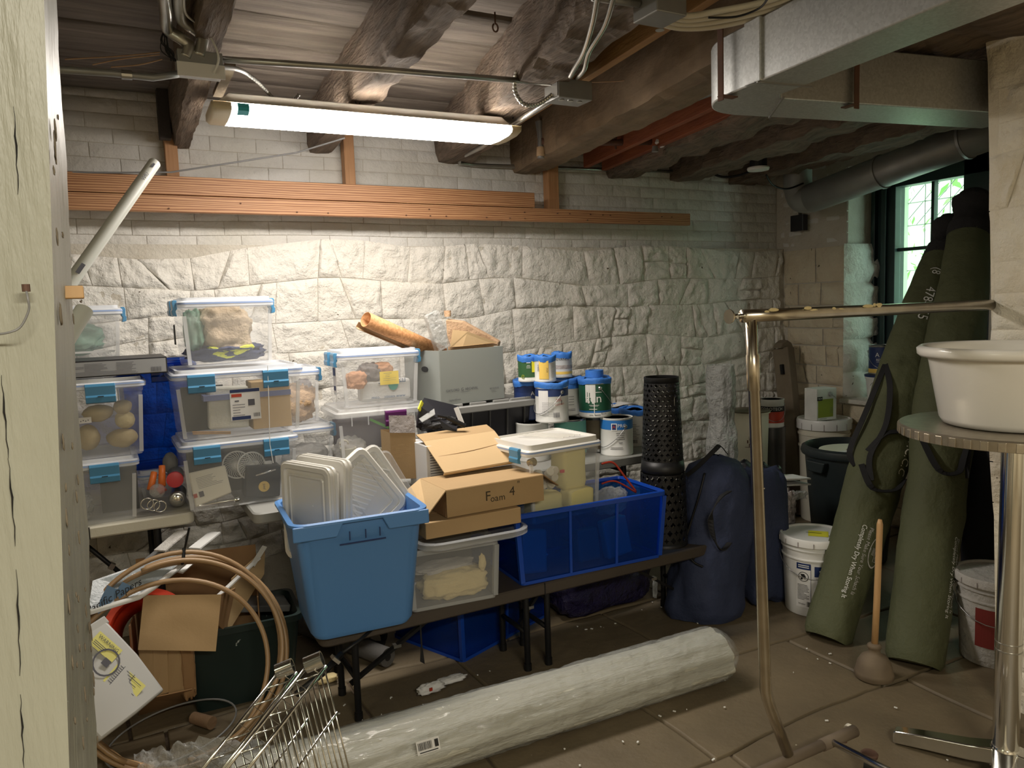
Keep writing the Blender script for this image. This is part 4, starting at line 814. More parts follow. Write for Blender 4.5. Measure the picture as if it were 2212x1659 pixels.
# ================================================================ paint cans
def face(loc): return math.atan2(-loc[1], -loc[0])
def pcan(label, loc, r, h, body, tape=True, bands=(), texts=(), handle=None, group='paint cans on the table', lidm=CANS, name='paint_can', hang=0, a_off=0):
    t = thing(name, label, 'paint can', loc, face(loc)+a_off, group)
    MB().lathe([(r*.97, 0), (r, .004), (r, .008), (r*.985, .010), (r*.985, h-.010), (r, h-.008), (r, h), (r*.93, h), (r*.92, h-.006)], n=36).build('can_body', body, t, smooth=True)
    MB().lathe([(r*.90, h-.004), (r*.90, h-.001), (r*.80, h-.004)], n=30).build('can_lid', lidm, t, smooth=True)
    for z0, z1, m in bands: MB().lathe([(r*.99, z0), (r*.99, z1)], n=36, cap0=False, cap1=False).build('label_wrap', m, t, smooth='all')
    for its, m, hh in texts: letters(t, cyl_map(r*.99, 0), its, m, 'lettering', hh)
    if tape:
        q = MB(); rs = random.Random(int(h*1e4+loc[0]*1e3)); nn = 40; ph = rs.random()*6
        w_ = [1+.02*math.sin(k*.9+ph)+.015*rs.random() for k in range(nn)]; dz = [.004*math.sin(k*.5+ph)+.004*rs.random() for k in range(nn)]
        q.loft([[(r*kk*w_[j]*math.cos(2*PI*j/nn), r*kk*w_[j]*math.sin(2*PI*j/nn), h+z+dz[j]) for j in range(nn)] for kk, z in ((1.01, -.024), (1.03, -.010), (1.04, .001), (.98, .006), (.80, .002), (.62, -.001))]); q.build('blue_tape', TAPE, t, smooth='all')
    if handle is not None:
        for s in (-1, 1): MB().lathe([(.010, 0), (.010, .004), (.006, .008)], n=14).build('handle_ear', CANS, t, smooth=True).matrix_local = Matrix.Translation((r*.98*math.cos(handle+s*PI/2), r*.98*math.sin(handle+s*PI/2), h*.78)) @ Matrix.Rotation(handle+s*PI/2, 4, 'Z') @ Matrix.Rotation(PI/2, 4, 'Y')
        d = Vector((math.cos(handle), math.sin(handle), 0)); e = Vector((-d.y, d.x, 0))
        MB().tube([e*(r*1.05*math.cos(a))+d*(r*1.08*math.sin(a))*1.0+Vector((0, 0, h*.78-h*.55*math.sin(a))) for a in [k*PI/16 for k in range(17)]], .0016, 6).build('wire_handle', CANS, t, smooth='all')
    return t
GR, GH, QR, QH = .083, .192, .053, .122
def pos(px_, py_, Y, z=TZ): p = at(px_, py_, Y=Y); return (p.x, Y, z)
c1 = pos(1332, 940, 3.12); t = pcan('white gallon paint can reading PRO on a blue band, at the table\'s right front', c1, GR, GH, CANW, False, [(.135, .185, BLUEL)], [([('PRO', .028, .155, .024)]+[('|', -.012, .15, .028, .036)], INKW, .0012), ([('|', .02, .118-.010*i, .045-.004*(i % 3), .0022) for i in range(4)]+[('|', .02, .072, .02, .002), ('|', .02, .066, .016, .002), ('|', .0, .045, .06, .002), ('|', .0, .038, .066, .002)], INK, .0012)], handle=-1.0)
letters(t, cyl_map(GR*.99, 0), [('|', -.012, .15, .020, .028)], NAVYL, 'badge', .0016); letters(t, cyl_map(GR*.99, 0), [('A', -.012, .15, .022)], REDL, 'badge_letter', .0022)
pcan('white gallon can with blue tape, behind the PRO can', pos(1372, 930, 3.27), GR, GH, CANW, True, [], [(micro(.0, .12, .05, 9, .009, .002, 8)+barcode(.0, .03, .025, .02), INKG, .0012)])
pcan('gallon paint can with blue tape, mostly hidden under the green can\'s right edge', pos(1325, 925, 3.42), GR, GH, CANW, True)
pcan('gallon can with a brown label, under the green can', pos(1290, 950, 3.26), GR, GH, CAND, False, [(.02, .17, WOODB)], handle=None)
pcan('gallon can with a dull green label, under the white cans', pos(1232, 950, 3.24), GR, GH, CANS, False, [(.015, .185, TEAL)])
pcan('gallon can at the left under the white cans, mostly hidden', pos(1150, 950, 3.26), GR, GH, CANW, False)
pcan('gallon can behind the lantern with a curled paper sheet on top', (2.47, 3.45, TZ), GR, GH, CANS, False, [(.02, .17, GRNL)])
z2 = TZ+GH+.002
t = pcan('white gallon can with red handwriting and a barcode, second layer', pos(1192, 870, 3.20, z2), GR, GH, CANW, True, [(.13, .168, NAVYL)], [(barcode(.022, .040, .030, .024, 3)+[('|', -.02, .10-.008*i, .06, .0012) for i in range(9)]+[('|', .05, .10, .004, .02)], INKG, .0012), ([('305', .035, .112, .020, .1), ('correct', .04, .092, .016, .1)], REDL, .0014)], handle=-.9)
letters(t, cyl_map(GR*.99, 0), [('|', -.045, .10, .055, .12)], PAPER, 'paper_label', .0008)
pcan('white gallon can with black print and torn tape, right behind the red-written one', pos(1222, 865, 3.36, z2), GR, GH, CANW, True, [(.14, .17, TAPE)], [([('|', .03, .10-.014*i, .03, .002) for i in range(4)]+[('|', .03, .035, .04, .002), ('|', .03, .028, .045, .002)], INK, .0012)])
t = pcan('navy-labelled gallon can with blue tape, behind the small cans\' left', pos(1145, 855, 3.36, z2), GR, GH, NAVYL, True, [(.10, .14, NAVYL)], [([('AP', .02, .135, .028)], INKW, .0012)])
g = pcan('dark green gallon can reading zen, with a blue tape roll on top', pos(1285, 853, 3.20, z2), GR, GH, CANW, True, [(.035, .17, GRNL), (.026, .036, BLUEL)], [([('zen', -.008, .098, .062), ('|', -.005, .065, .05, .0018), ('|', -.005, .060, .04, .0015), ('|', .0, .13, .07, .0025), ('|', -.01, .045, .04, .003), ('|', -.004, .06, .0035, .085)], INKW, .0012), ([('|', -.02, .015, .02, .002), ('|', .012, .015, .03, .003), ('Book', .045, .020, .014)], INK, .0012)], handle=1.9)
q = MB(); rs = random.Random(5)
for i in range(16): u = rs.uniform(-.045, .0); l = rs.uniform(.02, .10); mp_ = cyl_map(GR*.99, 0); q.grid(lambda a, b, u=u, l=l: mp_(u+(a-.5)*.008, .168-l*b, .0016), 2, 3)
q.build('paint_drips', CANW, g)
tr = thing('tape_roll', 'roll of blue painter\'s tape lying on the zen can', 'tape roll', (g.location.x, g.location.y, z2+GH+.008)); MB().lathe([(.030, 0), (.046, 0), (.046, .036), (.030, .036), (.030, 0)], n=32, cap0=False, cap1=False).build('tape_body', TAPE, tr, smooth=True)
z3 = z2+GH+.008
t = pcan('small green quart can with a yellow tag, left of the three on top', pos(1142, 805, 3.28, z3), QR, QH, CANW, True, [(.022, .108, GRNL2)], [([('e', -.030, .030, .045)], LIMEL, .0016), ([('|', .0, .095, .02, .003), ('|', .0, .082, .015, .0015), ('|', .0, .076, .02, .0015), ('|', .0, .07, .02, .0015)], INKW, .0012)], group='small cans on top')
letters(t, cyl_map(QR*.99, 0), [('|', .030, .075, .028, .055)], YELB, 'yellow_tag', .0018)
pcan('small can with a wide yellow label, middle of the three on top', pos(1178, 806, 3.20, z3), QR, QH, CANW, True, [], [([('|', -.008, .062, .048, .092)], YELL, .001), ([('|', .040, .09-.006*i, .024, .0012) for i in range(12)]+[('VOC', .010, .06, .012, PI/2), ('ZERO', -.035, .07, .014, PI/2)], INKG, .0016)], group='small cans on top')
pcan('small grey can reading ADVANCE with an orange band, right of the three on top', pos(1214, 802, 3.33, z3), QR, QH, mat('silver_label', (.50, .52, .53), .4), True, [(.018, .032, YELL), (.045, .065, GREYC)], [([('ADVANCE', -.0, .095, .017)], INK, .0012)], group='small cans on top')

# ================================================================ things on the bench
lt = thing('metal_lantern', 'tall black pierced-metal cylinder lantern standing on the bench', 'lantern', (2.262, 2.745, .37))
def lanwall(z0, z1, r0_, r1_, n, rows, star=True):
    q = MB(); cw = 2*PI/n; ch = (z1-z0)/rows
    def P(a, z): k = (z-z0)/(z1-z0); r = r0_+(r1_-r0_)*k; return (r*math.cos(a), r*math.sin(a), z)
    for j in range(rows):
        for i in range(n):
            a0 = i*cw+(cw/2 if j % 2 else 0); b0 = z0+j*ch; fx = lambda u, v: P(a0+u*cw, b0+v*ch)
            out = [(0, 0), (.5, 0), (1, 0), (1, .5), (1, 1), (.5, 1), (0, 1), (0, .5)]
            if (i+j) % 2: inn = [(.30, .30), (.5, .06), (.70, .30), (.92, .5), (.70, .70), (.5, .94), (.30, .70), (.08, .5)]
            else: inn = [(.38, .38), (.5, .06), (.62, .38), (.93, .5), (.62, .62), (.5, .94), (.38, .62), (.07, .5)]
            b = len(q.v); q.v += [fx(*p) for p in out]+[fx(*p) for p in inn]
            for k in range(8): q.f.append((b+k, b+(k+1) % 8, b+8+(k+1) % 8, b+8+k))
    return q
lr0, lr1 = .100, .079
lanwall(.40, .76, lr0-.006, lr1, 22, 16).build('pierced_wall', BLACKM, lt, solid=.003)
lanwall(.02, .34, lr0+.010, lr0+.002, 22, 9).build('lower_pierced_wall', BLACKM, lt, solid=.003)
MB().lathe([(lr0+.011, .0), (lr0+.010, .022)], n=40, cap1=False).build('solid_band', BLACKM, lt, smooth=True, solid=.002)
MB().lathe([(lr0-.002, .34), (lr0, .36), (lr0-.004, .40)], n=40, cap0=False, cap1=False).build('solid_band', BLACKM, lt, smooth=True, solid=.002)
MB().lathe([(lr1, .76), (lr1, .785), (lr1-.004, .785), (lr1-.004, .76)], n=40, cap0=False, cap1=False).build('solid_band', BLACKM, lt, smooth=True, solid=.002)
aa = face((2.262, 2.745))
MB().tube(smooth([(.083*math.cos(aa+a), .083*math.sin(aa+a), z) for a, z in ((.75, .70), (.70, .58), (.62, .46), (.3, .40), (-.05, .385))]), .002, 6).build('wire_handle', CANS, lt, smooth='all')
# blue clear bin
def open_bin(name, label, loc, rz, W_, D_, H_, m, rimm, group=None, wall=.004, flange=.022, ribs=3, cat='storage box', taper=.06):
    t = thing(name, label, cat, loc, rz, group); k = 1-taper; r = .02
    MB().loft([rr(W_*k-.02, D_*k-.02, r, .004), rr(W_*k, D_*k, r, .0), rr(W_*k+.004, D_*k+.004, r, .02), rr(W_, D_, r, H_-.02), rr(W_, D_, r, H_)], True).build('tub', m, t, smooth=True)
    MB().loft([rr(W_, D_, r, H_-.02), rr(W_+flange, D_+flange, r+.004, H_-.018), rr(W_+flange, D_+flange, r+.004, H_-.001), rr(W_+flange-.006, D_+flange-.006, r+.004, H_+.002), rr(W_, D_, r, H_+.002), rr(W_-.004, D_-.004, r, H_-.01)]).build('rim', rimm, t, smooth=True)
    for i in range(ribs): x = (-.5+(i+1)/(ribs+1))*W_*.94; MB().bar((x, -D_*k/2-.003, .01), (x*1.02, -D_/2-.003, H_-.02), .012, .008, (0, 1, 0)).build('rib', rimm, t, bev=.002)
    for s in (-1, 1): MB().bar((s*W_*k/2, -D_*k/2, .01), (s*W_/2, -D_/2, H_-.02), .02, .02, (0, 1, 0)).build('rib', rimm, t, bev=.002)
    MB().loft([rr(W_*k+.012, D_*k+.012, r, 0), rr(W_*k+.012, D_*k+.012, r, .014)]).build('foot_rim', rimm, t, smooth=True)
    return t
bb = open_bin('blue_bin', 'large clear-blue plastic bin standing on the bench', (1.775, 2.765, .372), R(-3), .72, .34, .30, BTRAN, BTRIM, 'blue plastic bins', ribs=2)
for i, (x, y, z, w_, h_, m) in enumerate(((1.95, 2.68, .385, .13, .17, TEALT), (1.80, 2.70, .385, .11, .14, GREYP), (1.52, 2.70, .385, .12, .18, TEALT))):
    o = MB().box((0, 0, h_/2), (w_, .05, h_)).build('boxed_item', m, bev=.01); o.location = (x, y, z); o.rotation_euler = (R(-8), R(6*(i-1)), 0)
    tag(o, ('pale box seen dimly at the right inside the blue bin', 'dark bundle seen dimly in the middle of the blue bin', 'pale box seen dimly at the left inside the blue bin')[i], 'box')
zb_ = thing('zip_bag', 'clear bag with a red zip edge at the right end of the blue bin', 'bag', (2.0, 2.80, .60))
MB().blob((0, 0, 0), (.17, .09, .12), 21, .22, 2.5).build('bag_film', FILM2, zb_, smooth='all')
MB().tube(smooth([at(1300, 1002, Y=2.76), at(1325, 1000, Y=2.76), at(1350, 1030, Y=2.74), at(1374, 1062, Y=2.72)]), .005, 6).tube(smooth([at(1300, 1045, Y=2.72), at(1330, 1040, Y=2.72), at(1374, 1064, Y=2.71)]), .004, 6).build('red_zip', REDL, zb_, smooth='all')
bpy.data.objects['red_zip'].matrix_parent_inverse = zb_.matrix_world.inverted() if False else Matrix.Translation((-2.0, -2.80, -.60))
# clear box with foam
D1 = latch_bin('white-lidded clear box of foam and bottle caps, standing in the blue bin', (1.665, 2.815, .60), R(6), .38, .30, .335, [('L', -.07), ('R', -.02)], lid=MILK, group=None, tub=CLEAR, lidh=.03)
for i in range(4): MB().box((-.02+.03*i, .0, .337), (.006, .22, .004), Matrix.Rotation(.5, 3, 'Z')).build('lid_ridge', MILK, D1)
for i, (x, y, z, d, s) in enumerate(((1.755, 2.765, .80, (.12, .12, .20), 3), (1.60, 2.73, .665, (.15, .10, .10), 4), (1.765, 2.72, .665, (.13, .09, .10), 5))):
    o = MB().blob((0, 0, 0), d, s, .05, 1.5, 6, 24, 16).build('foam_block', YFOAM, smooth='all'); o.location = (x, y, z); tag(o, ('tall yellow foam block at the right in the foam box', 'lower left yellow foam block in the foam box', 'lower right yellow foam block in the foam box')[i], 'foam', 'foam blocks')
rs = random.Random(11)
capl = ('lowest at the left', 'highest', 'nearest the brass one', 'largest in the middle', 'at the right edge', 'lowest in the middle', 'tilted', 'half hidden', 'small left')
for i in range(9):
    c = Vector((1.56+.03*(i % 4)+rs.uniform(-.005, .005), 2.70+.015*(i % 2), .745+.028*(i//3)+rs.uniform(-.004, .004))); t = MB().lathe([(.017, -.014), (.018, .012), (.015, .015)], n=18).build('bottle_cap', WPL2, smooth=True); t.location = c; t.rotation_euler = (R(90+rs.uniform(-35, 25)), R(rs.uniform(-40, 40)), 0)
    tag(t, 'round ivory bottle cap in the heap in the foam box', 'bottle cap', 'bottle caps in the foam box')
o = MB().lathe([(.016, -.016), (.018, .012), (.012, .018)], n=20).build('brass_cap', mat('brass', (.50, .40, .15), .25, 1), smooth=True); o.location = (1.535, 2.70, .855); o.rotation_euler = (R(70), R(30), 0); tag(o, 'shiny brass cap at the left above the ivory caps', 'bottle cap')
tag(MB().box((1.675, 2.69, .80), (.018, .01, .012)).build('red_tag', PINK), 'tiny red tag among the ivory caps', 'tag')
# open clear bin with yellow cloth
ob = open_bin('clear_bin', 'open-fronted clear plastic bin holding yellow cloth, on the bench', (1.135, 2.765, .372), R(-6), .345, .36, .235, CLEAR, SEMI, ribs=0, taper=.05)
cloth('yellow_cloth', 'folded pale yellow cloth inside the clear bin on the bench', 'cloth', YCLOTH, (1.145, 2.68, .432), (.27, .13, .11), 23, .2, 2, 3)
cloth('white_cloth', 'white cloth on top of the yellow one in the clear bin', 'cloth', LGC, (1.13, 2.72, .485), (.24, .12, .035), 24, .2, 2, 3)
cloth('cloth_corner', 'twisted end of cloth rising from the yellow cloth', 'cloth', YCLOTH, (1.255, 2.63, .50), (.03, .02, .07), 25, .2, 2, 2)
tag(MB().box((1.14, 2.80, .50), (.29, .012, .17)).build('dark_folder', FOLDER), 'dark grey panel at the back of the clear bin on the bench', 'folder')
ld = thing('bin_lid', 'clear plastic lid laid across the bin under the flat cardboard box', 'lid', (1.20, 2.70, .612), R(-2))
MB().loft([rr(.40, .34, .06, .0), rr(.46, .39, .08, .012), rr(.46, .39, .08, .03), rr(.43, .36, .07, .034)], True, False).build('lid_shell', SEMI, ld, smooth=True)
# flat carton and "Foam 4" carton
ct = thing('flat_carton', 'flat closed cardboard box under the Foam box', 'box', (1.205, 2.735, .650), R(-1))
MB().box((0, 0, .033), (.40, .33, .062)).build('carton_body', CARD, ct, bev=.003); MB().box((.0, -.05, .0655), (.39, .003, .002)).build('flap_edge', CARDD, ct)
letters(ct, plane_map((0, -.1, .067), (1, 0, 0), (0, 1, 0)), [('S', .0, -.02, .05, .3), ('|', .05, -.03, .06, .002)], PENCIL, 'marker_scribble', .0005)
fb = thing('foam_carton', 'cardboard box with Foam 4" handwritten on its side, flaps open', 'box', (1.31, 2.72, .716), R(1))
W_, D_, H_ = .43, .25, .105; q = MB()
q.box((0, -D_/2, H_/2), (W_, .004, H_)).box((0, D_/2, H_/2), (W_, .004, H_)).box((0, 0, .002), (W_, D_, .004)).box((0, 0, H_), (W_, D_, .004)); q.build('carton_body', CARD, fb, bev=.001)
def flap(parent, pts, m=CARDL, name='flap', th=.004): return MB().add(pts, [tuple(range(len(pts)))]).build(name, m, parent, solid=th)
flap(fb, [(-W_/2, -D_/2, H_), (-W_/2, D_/2, H_), (-W_/2-.085, D_/2-.02, H_-.045), (-W_/2-.10, -D_/2+.05, H_-.085), (-W_/2-.075, -D_/2+.01, H_-.085)])
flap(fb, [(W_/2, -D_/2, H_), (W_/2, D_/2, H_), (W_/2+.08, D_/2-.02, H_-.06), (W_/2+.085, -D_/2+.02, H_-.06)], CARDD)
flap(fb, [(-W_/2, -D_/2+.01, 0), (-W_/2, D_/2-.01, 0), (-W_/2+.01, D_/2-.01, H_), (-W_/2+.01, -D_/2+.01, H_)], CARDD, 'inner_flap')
letters(fb, plane_map((0, -D_/2-.0025, .052), (1, 0, 0), (0, 0, 1)), [('F', -.040, .004, .054), ('o', -.020, -.008, .038), ('a', -.002, -.008, .038), ('m', .022, -.008, .038), ('4', .068, .008, .052), ('"', .098, .032, .034)], PENCIL, 'handwriting')
# leaning opened cardboard lid + boxes behind it
tl = thing('cardboard_lid', 'opened cardboard box lid leaning back behind the Foam box', 'box', (0, 0, 0))
c_ = [at(902, 936, Y=3.0), at(1055, 914, Y=3.0), at(1116, 995, Y=2.78), at(960, 1022, Y=2.78)]; m_ = [c_[0].lerp(c_[3], .22), c_[1].lerp(c_[2], .22)]
flap(tl, [c_[0]+Vector((0, .02, -.01)), c_[1]+Vector((0, .02, -.01)), m_[1], m_[0]], CARD, 'folded_edge'); flap(tl, [m_[0], m_[1], c_[2], c_[3]], CARDL, 'lid_panel')
flap(tl, [c_[2], c_[3], c_[3]+Vector((0, .01, -.010)), c_[2]+Vector((0, .01, -.010))], CARDL, 'front_lip', .006)
cr = MB().tube(smooth([m_[0].lerp(c_[3], .5)+Vector((.02, -.003, 0)), m_[0].lerp(c_[2], .5)+Vector((0, -.003, .002)), m_[1].lerp(c_[2], .4)+Vector((0, -.003, 0))]), .0012, 4).build('crease', CARDD, tl)
bx = thing('printed_carton', 'white carton with printed side behind the leaning cardboard', 'box', (1.27, 3.02, TZ), 0)
MB().box((0, 0, .10), (.23, .20, .20)).build('carton_body', PAPER, bx, bev=.003)
letters(bx, plane_map((-.06, -.1012, .1), (1, 0, 0), (0, 0, 1)), micro(.0, .07, .08, 14, .011, .003, 6), INKG, 'small_print')
bc = thing('brown_carton', 'small brown carton with its grey flap standing up', 'box', (0, 0, 0), 0)
a = at(842, 935, Y=3.05); b = at(897, 935, Y=3.05); hz = Vector((0, 0, -.20))
MB().loft([[a, b, b+Vector((0, .12, 0)), a+Vector((0, .12, 0))], [a+hz, b+hz, b+hz+Vector((0, .12, 0)), a+hz+Vector((0, .12, 0))]], False, True).build('carton_body', CARD, bc)
letters(bc, plane_map((a+b)/2+Vector((0, -.001, -.04)), (1, 0, 0), (0, 0, 1)), [('|', -.01, -.01, .03, .0015), ('|', 0, -.025, .07, .001), ('|', 0, -.032, .07, .001), ('|', 0, -.05, .07, .001)], CARDL, 'small_print')
flap(bc, [a, b, b+Vector((.002, .01, .075)), a+Vector((.003, .01, .073))], GREYC)
# black clutter beside it
q = MB(); q.add([at(900, 920, Y=3.1), at(985, 935, Y=3.0), at(990, 880, Y=3.15), at(915, 862, Y=3.15), at(905, 880, Y=3.1)], [(0, 1, 2, 3, 4)]); tag(q.build('black_case', BLK, solid=.02), 'black flat case leaning in front of the archive box', 'case')
q = MB(); q.blob(at(950, 915, Y=3.08), (.20, .10, .06), 31, .25, 3); tag(q.build('black_film', BLKSH, smooth='all'), 'crumpled black plastic in front of the black tote', 'film')
tag(MB().tube([at(945, 898, Y=3.0), at(965, 902, Y=3.0), at(966, 902, Y=3.0), at(1005, 920, Y=2.98)], .008, 10, rs=[.006, .006, .010, .010]).build('black_rod', BLACKM, smooth=True), 'shiny black tube with ridged end lying on the black film', 'tube')
tag(MB().bar(at(905, 886, Y=3.08), at(912, 868, Y=3.1), .006, .02).build('yellow_card', YELB), 'thin yellow card edge beside the black case', 'card')
tag(MB().bar(at(985, 880, Y=3.05), at(998, 915, Y=3.03), .008, .02).build('white_strip', PAPER), 'short white strip standing in front of the black tote', 'strip')
tag(MB().add([at(905, 905, Y=3.06), at(938, 883, Y=3.08), at(940, 895, Y=3.04), at(912, 912, Y=3.02)], [(0, 1, 2, 3)]).build('grey_film', FILM2, solid=.003), 'small grey clear flap on the black film', 'film')
# blue tote with lids
bt = thing('blue_tote', 'tall light-blue storage tote full of white lids', 'storage box', (.755, 2.70, .372), R(-4))
H_ = .425; pr2 = [(.30, .27, .0), (.34, .31, -.004), (.365, .33, .02), (.44, .40, H_-.06), (.448, .408, H_-.055), (.452, .41, H_-.01)]
q = MB().loft([rr(a, b, .055 if z > .1 else .045, max(z, 0), 6) for a, b, z in pr2]+[rr(.475, .435, .06, H_-.008, 6), rr(.485, .445, .06, H_-.004, 6), rr(.485, .445, .06, H_+.004, 6), rr(.465, .425, .055, H_+.008, 6), rr(.445, .405, .05, H_+.002, 6), rr(.435, .395, .05, H_-.05, 6), rr(.33, .30, .04, .02, 6)], True, True); q.build('tub', BTOTE, bt, smooth=True)
for s in (-1, 1): q = MB(); q.prism([(-.085, 0), (.085, 0), (.085 if s > 0 else .06, -.05), (-.06 if s > 0 else -.085, -.05)], (s*.150, -.2235, H_+.002), (1, 0, 0), (0, 0, 1), (0, .012, 0)); q.build('rim_skirt', BTOTE, bt, bev=.004)
q = MB()
for x in (-.055, .0, .05): q.box((x+.01, -.207, H_-.055), (.003, .004, .03))
q.box((0, -.205, H_-.082), (.16, .004, .004)); q.build('grip_line', NAVYL, bt)
def rlid(label, c, u, v, w_, h_, th, m, ridge=False, group='lids in the blue tote', name='tray_cover'):
    """lid standing on edge: plane spanned by u (width) and v (height), thickness away along n"""
    u, v = Vector(u).normalized(), Vector(v).normalized(); v = (v-u*u.dot(v)).normalized(); n = u.cross(v); M_ = Matrix((u, v, n)).transposed().to_4x4(); M_.translation = Vector(c)
    t = thing(name, label, 'lid', (0, 0, 0), 0, group); t.matrix_world = M_
    MB().loft([rr(w_-.01, h_-.01, .028, -th), rr(w_, h_, .032, -th+.002), rr(w_, h_, .032, -th+.012), rr(w_-.006, h_-.006, .030, -.004), rr(w_-.014, h_-.014, .028, 0), rr(w_-.045, h_-.045, .02, 0), rr(w_-.050, h_-.050, .02, -.010)], True, True).build('lid_shell', m, t, smooth=True)
    q = MB().loft([rr(w_-.085, h_-.085, .012, -.009), rr(w_-.09, h_-.09, .012, -.004), rr(w_-.098, h_-.098, .01, -.004), rr(w_-.10, h_-.10, .01, -.009)]); q.build('lid_ridge', MILK, t, smooth=True)
    if ridge:
        q = MB()
        for i in range(13): k = -.12+.019*i; q.bar((-w_*.36, k-.05, -.008), (-w_*.36+.16-.05*(i/12), k+.03, -.008), .006, .003, (0, 0, 1))
        q.build('lid_groove', WPL, t)
    return t
zr = .372+H_
v1 = (.0, .10, 1)
bk_, fr_ = at(592, 1040, Y=2.80), at(712, 1090, Y=2.55); uL = Vector((fr_.x-bk_.x, fr_.y-bk_.y-.06, 0)).normalized(); nL_ = Vector((-uL.y, uL.x, 0)); nL_ = nL_ if nL_.x > 0 else -nL_
cL = (bk_+fr_)/2; cL.z = zr-.005
for k_, (off, lb2) in enumerate(((.0, 'leftmost white lid standing upright in the blue tote'), (.020, 'second white lid from the left, close behind the leftmost'), (.060, 'third white lid from the left in the blue tote'), (.080, 'fourth white lid from the left, leaning on the third'))):
    rlid(lb2, cL+nL_*(off+.014)+Vector((0, 0, .014*(k_ > 1))), uL, (.06*(k_ > 1), .03, 1), .285, .36, .016, MILK)
rlid('large white lid with diagonal grooves in the middle of the blue tote', (.812, 2.68, zr+.035), (.55, -.10, -.80), (.78, .25, .60), .29, .235, .02, MILK, True)
rlid('white lid behind the large grooved one, to its right', (.855, 2.70, zr+.05), (.45, -.10, -.80), (.80, .25, .52), .27, .22, .018, MILKC)
rlid('small clear-white lid at the right end of the blue tote', (.915, 2.72, zr+.04), (.42, -.10, -.85), (.80, .25, .48), .25, .17, .018, CLEAR)

# ================================================================ right-hand corner
# navy bags
nb = thing('navy_bag', 'big dark navy duffel bag slumped on end beside the bench', 'bag', (2.50, 2.70, 0))
q = MB()
def bag(u, v):
    a = 2*PI*u; z = .76*v; k = [(0, .19, .15), (.05, .205, .165), (.35, .19, .155), (.7, .175, .145), (.86, .17, .13), (.95, .13, .095), (1.0, .02, .01)]
    for i in range(len(k)-1):
        if v <= k[i+1][0]: t = (v-k[i][0])/(k[i+1][0]-k[i][0]); rx, ry = k[i][1]*(1-t)+k[i+1][1]*t, k[i][2]*(1-t)+k[i+1][2]*t; break
    d = 1+.10*noise.fractal(Vector((math.cos(a)*1.4, math.sin(a)*1.4, z*4)), .7, 2.1, 4)+.05*math.sin(a*3+z*9); xo = .03+(.02 if v > .5 else -.05*(1-v*2))
    return (xo+rx*d*math.cos(a), ry*d*math.sin(a), max(0, z+.012*noise.noise(Vector((a, z*7, 2)))))
q.grid(bag, 56, 40).build('bag_body', NAVY, nb, smooth='all')
f0 = face((2.5, 2.7))
def onbag(da, z, o=.012): k = bag(((f0+da) % (2*PI))/(2*PI), z/.76); return Vector((k[0]*1.03+math.cos(f0+da)*o, k[1]*1.03+math.sin(f0+da)*o, z))
MB().tube(smooth([onbag(-.25, .70), onbag(-.35, .6), onbag(-.55, .48), onbag(-.62, .36), onbag(-.35, .30), onbag(-.1, .28)]), .005, 6).build('zipper', BLACKM, nb, smooth='all')
def web(parent, pts, wd=.022, th=.004, name='strap', m=WEB, side=None):
    P = smooth(pts, 6); L = []
    for i, p in enumerate(P):
        t = (P[min(i+1, len(P)-1)]-P[max(i-1, 0)]).normalized(); nrm = (CAM-p).normalized() if side is None else Vector(side); s = t.cross(nrm).normalized(); n = s.cross(t)
        L.append([p+s*wd/2+n*th/2, p-s*wd/2+n*th/2, p-s*wd/2-n*th/2, p+s*wd/2-n*th/2])
    return MB().loft(L, True, True).build(name, m, parent)
def lp(parent, w): return [p-Vector(parent.location) for p in w]
web(nb, [onbag(.45, .62, .01), onbag(.15, .60, .05), onbag(-.05, .52, .06), onbag(.0, .42, .06), onbag(.25, .36, .04), onbag(.5, .38, .01)], .026)
web(nb, [onbag(-.9, .68, .01), onbag(-.6, .73, .02), (.0, -.05, .80), (.06, -.02, .805), (.12, .0, .76)], .022, side=(0, -.5, .9))
o = cloth('navy_bag', 'second navy bag standing behind the first, nearer the white bucket', 'bag', NAVY, (2.80, 2.66, .33), (.24, .20, .66), 33, .12, 1.6, 5)
# plastic-wrapped tall roll
p = at(1558, 880, Y=3.5); tw = thing('wrapped_bundle', 'tall bundle wrapped in crinkled clear plastic by the back wall', 'bundle', (p.x, 3.50, 0))
def crinkle(u, v, r=.085, H=1.10):
    a = 2*PI*u; z = H*v; d = 1+.20*noise.fractal(Vector((math.cos(a)*2, math.sin(a)*2, z*5)), .7, 2.3, 5); d *= 1-.2*math.exp(-((z-.78)/.08)**2)+.12*(1-v); return (r*d*math.cos(a), r*d*math.sin(a), z)
MB().grid(lambda u, v: crinkle(u, v), 60, 70).build('outer_film', mat('crinkled_wrap', (.74, .75, .73), .10, alpha=.72, bs=24, bd=.06, spec=.9), tw, smooth='all'); MB().grid(lambda u, v: crinkle(u, v, .07, 1.09), 30, 30).build('inner_core', mat('film_core', (.50, .50, .46), .35, bs=20, bd=.04, alpha=.75), tw, smooth='all')
MB().box((-.075, 0, .98), (.012, .01, .22)).build('dark_edge', BLACKM, tw)
pp = at(1490, 885, Y=3.42); tag(MB().grid(lambda u, v: (2.45+.20*u, 3.40+.10*v, TZ+.194+.030*u*u*(1-u)*4-.012*u), 10, 4).build('paper_sheet', PAPER, solid=.001), 'white curled paper sheet sticking out behind the lantern', 'paper')
pp = at(1492, 985, Y=3.25); tag(MB().lathe([(.03, 0), (.032, .085), (.022, .09), (.022, .105)], (min(pp.x, 2.50), 3.12, TZ), 16).build('white_bottle', WPL, smooth=True), 'small white bottle at the end of the middle table behind the lantern', 'bottle')
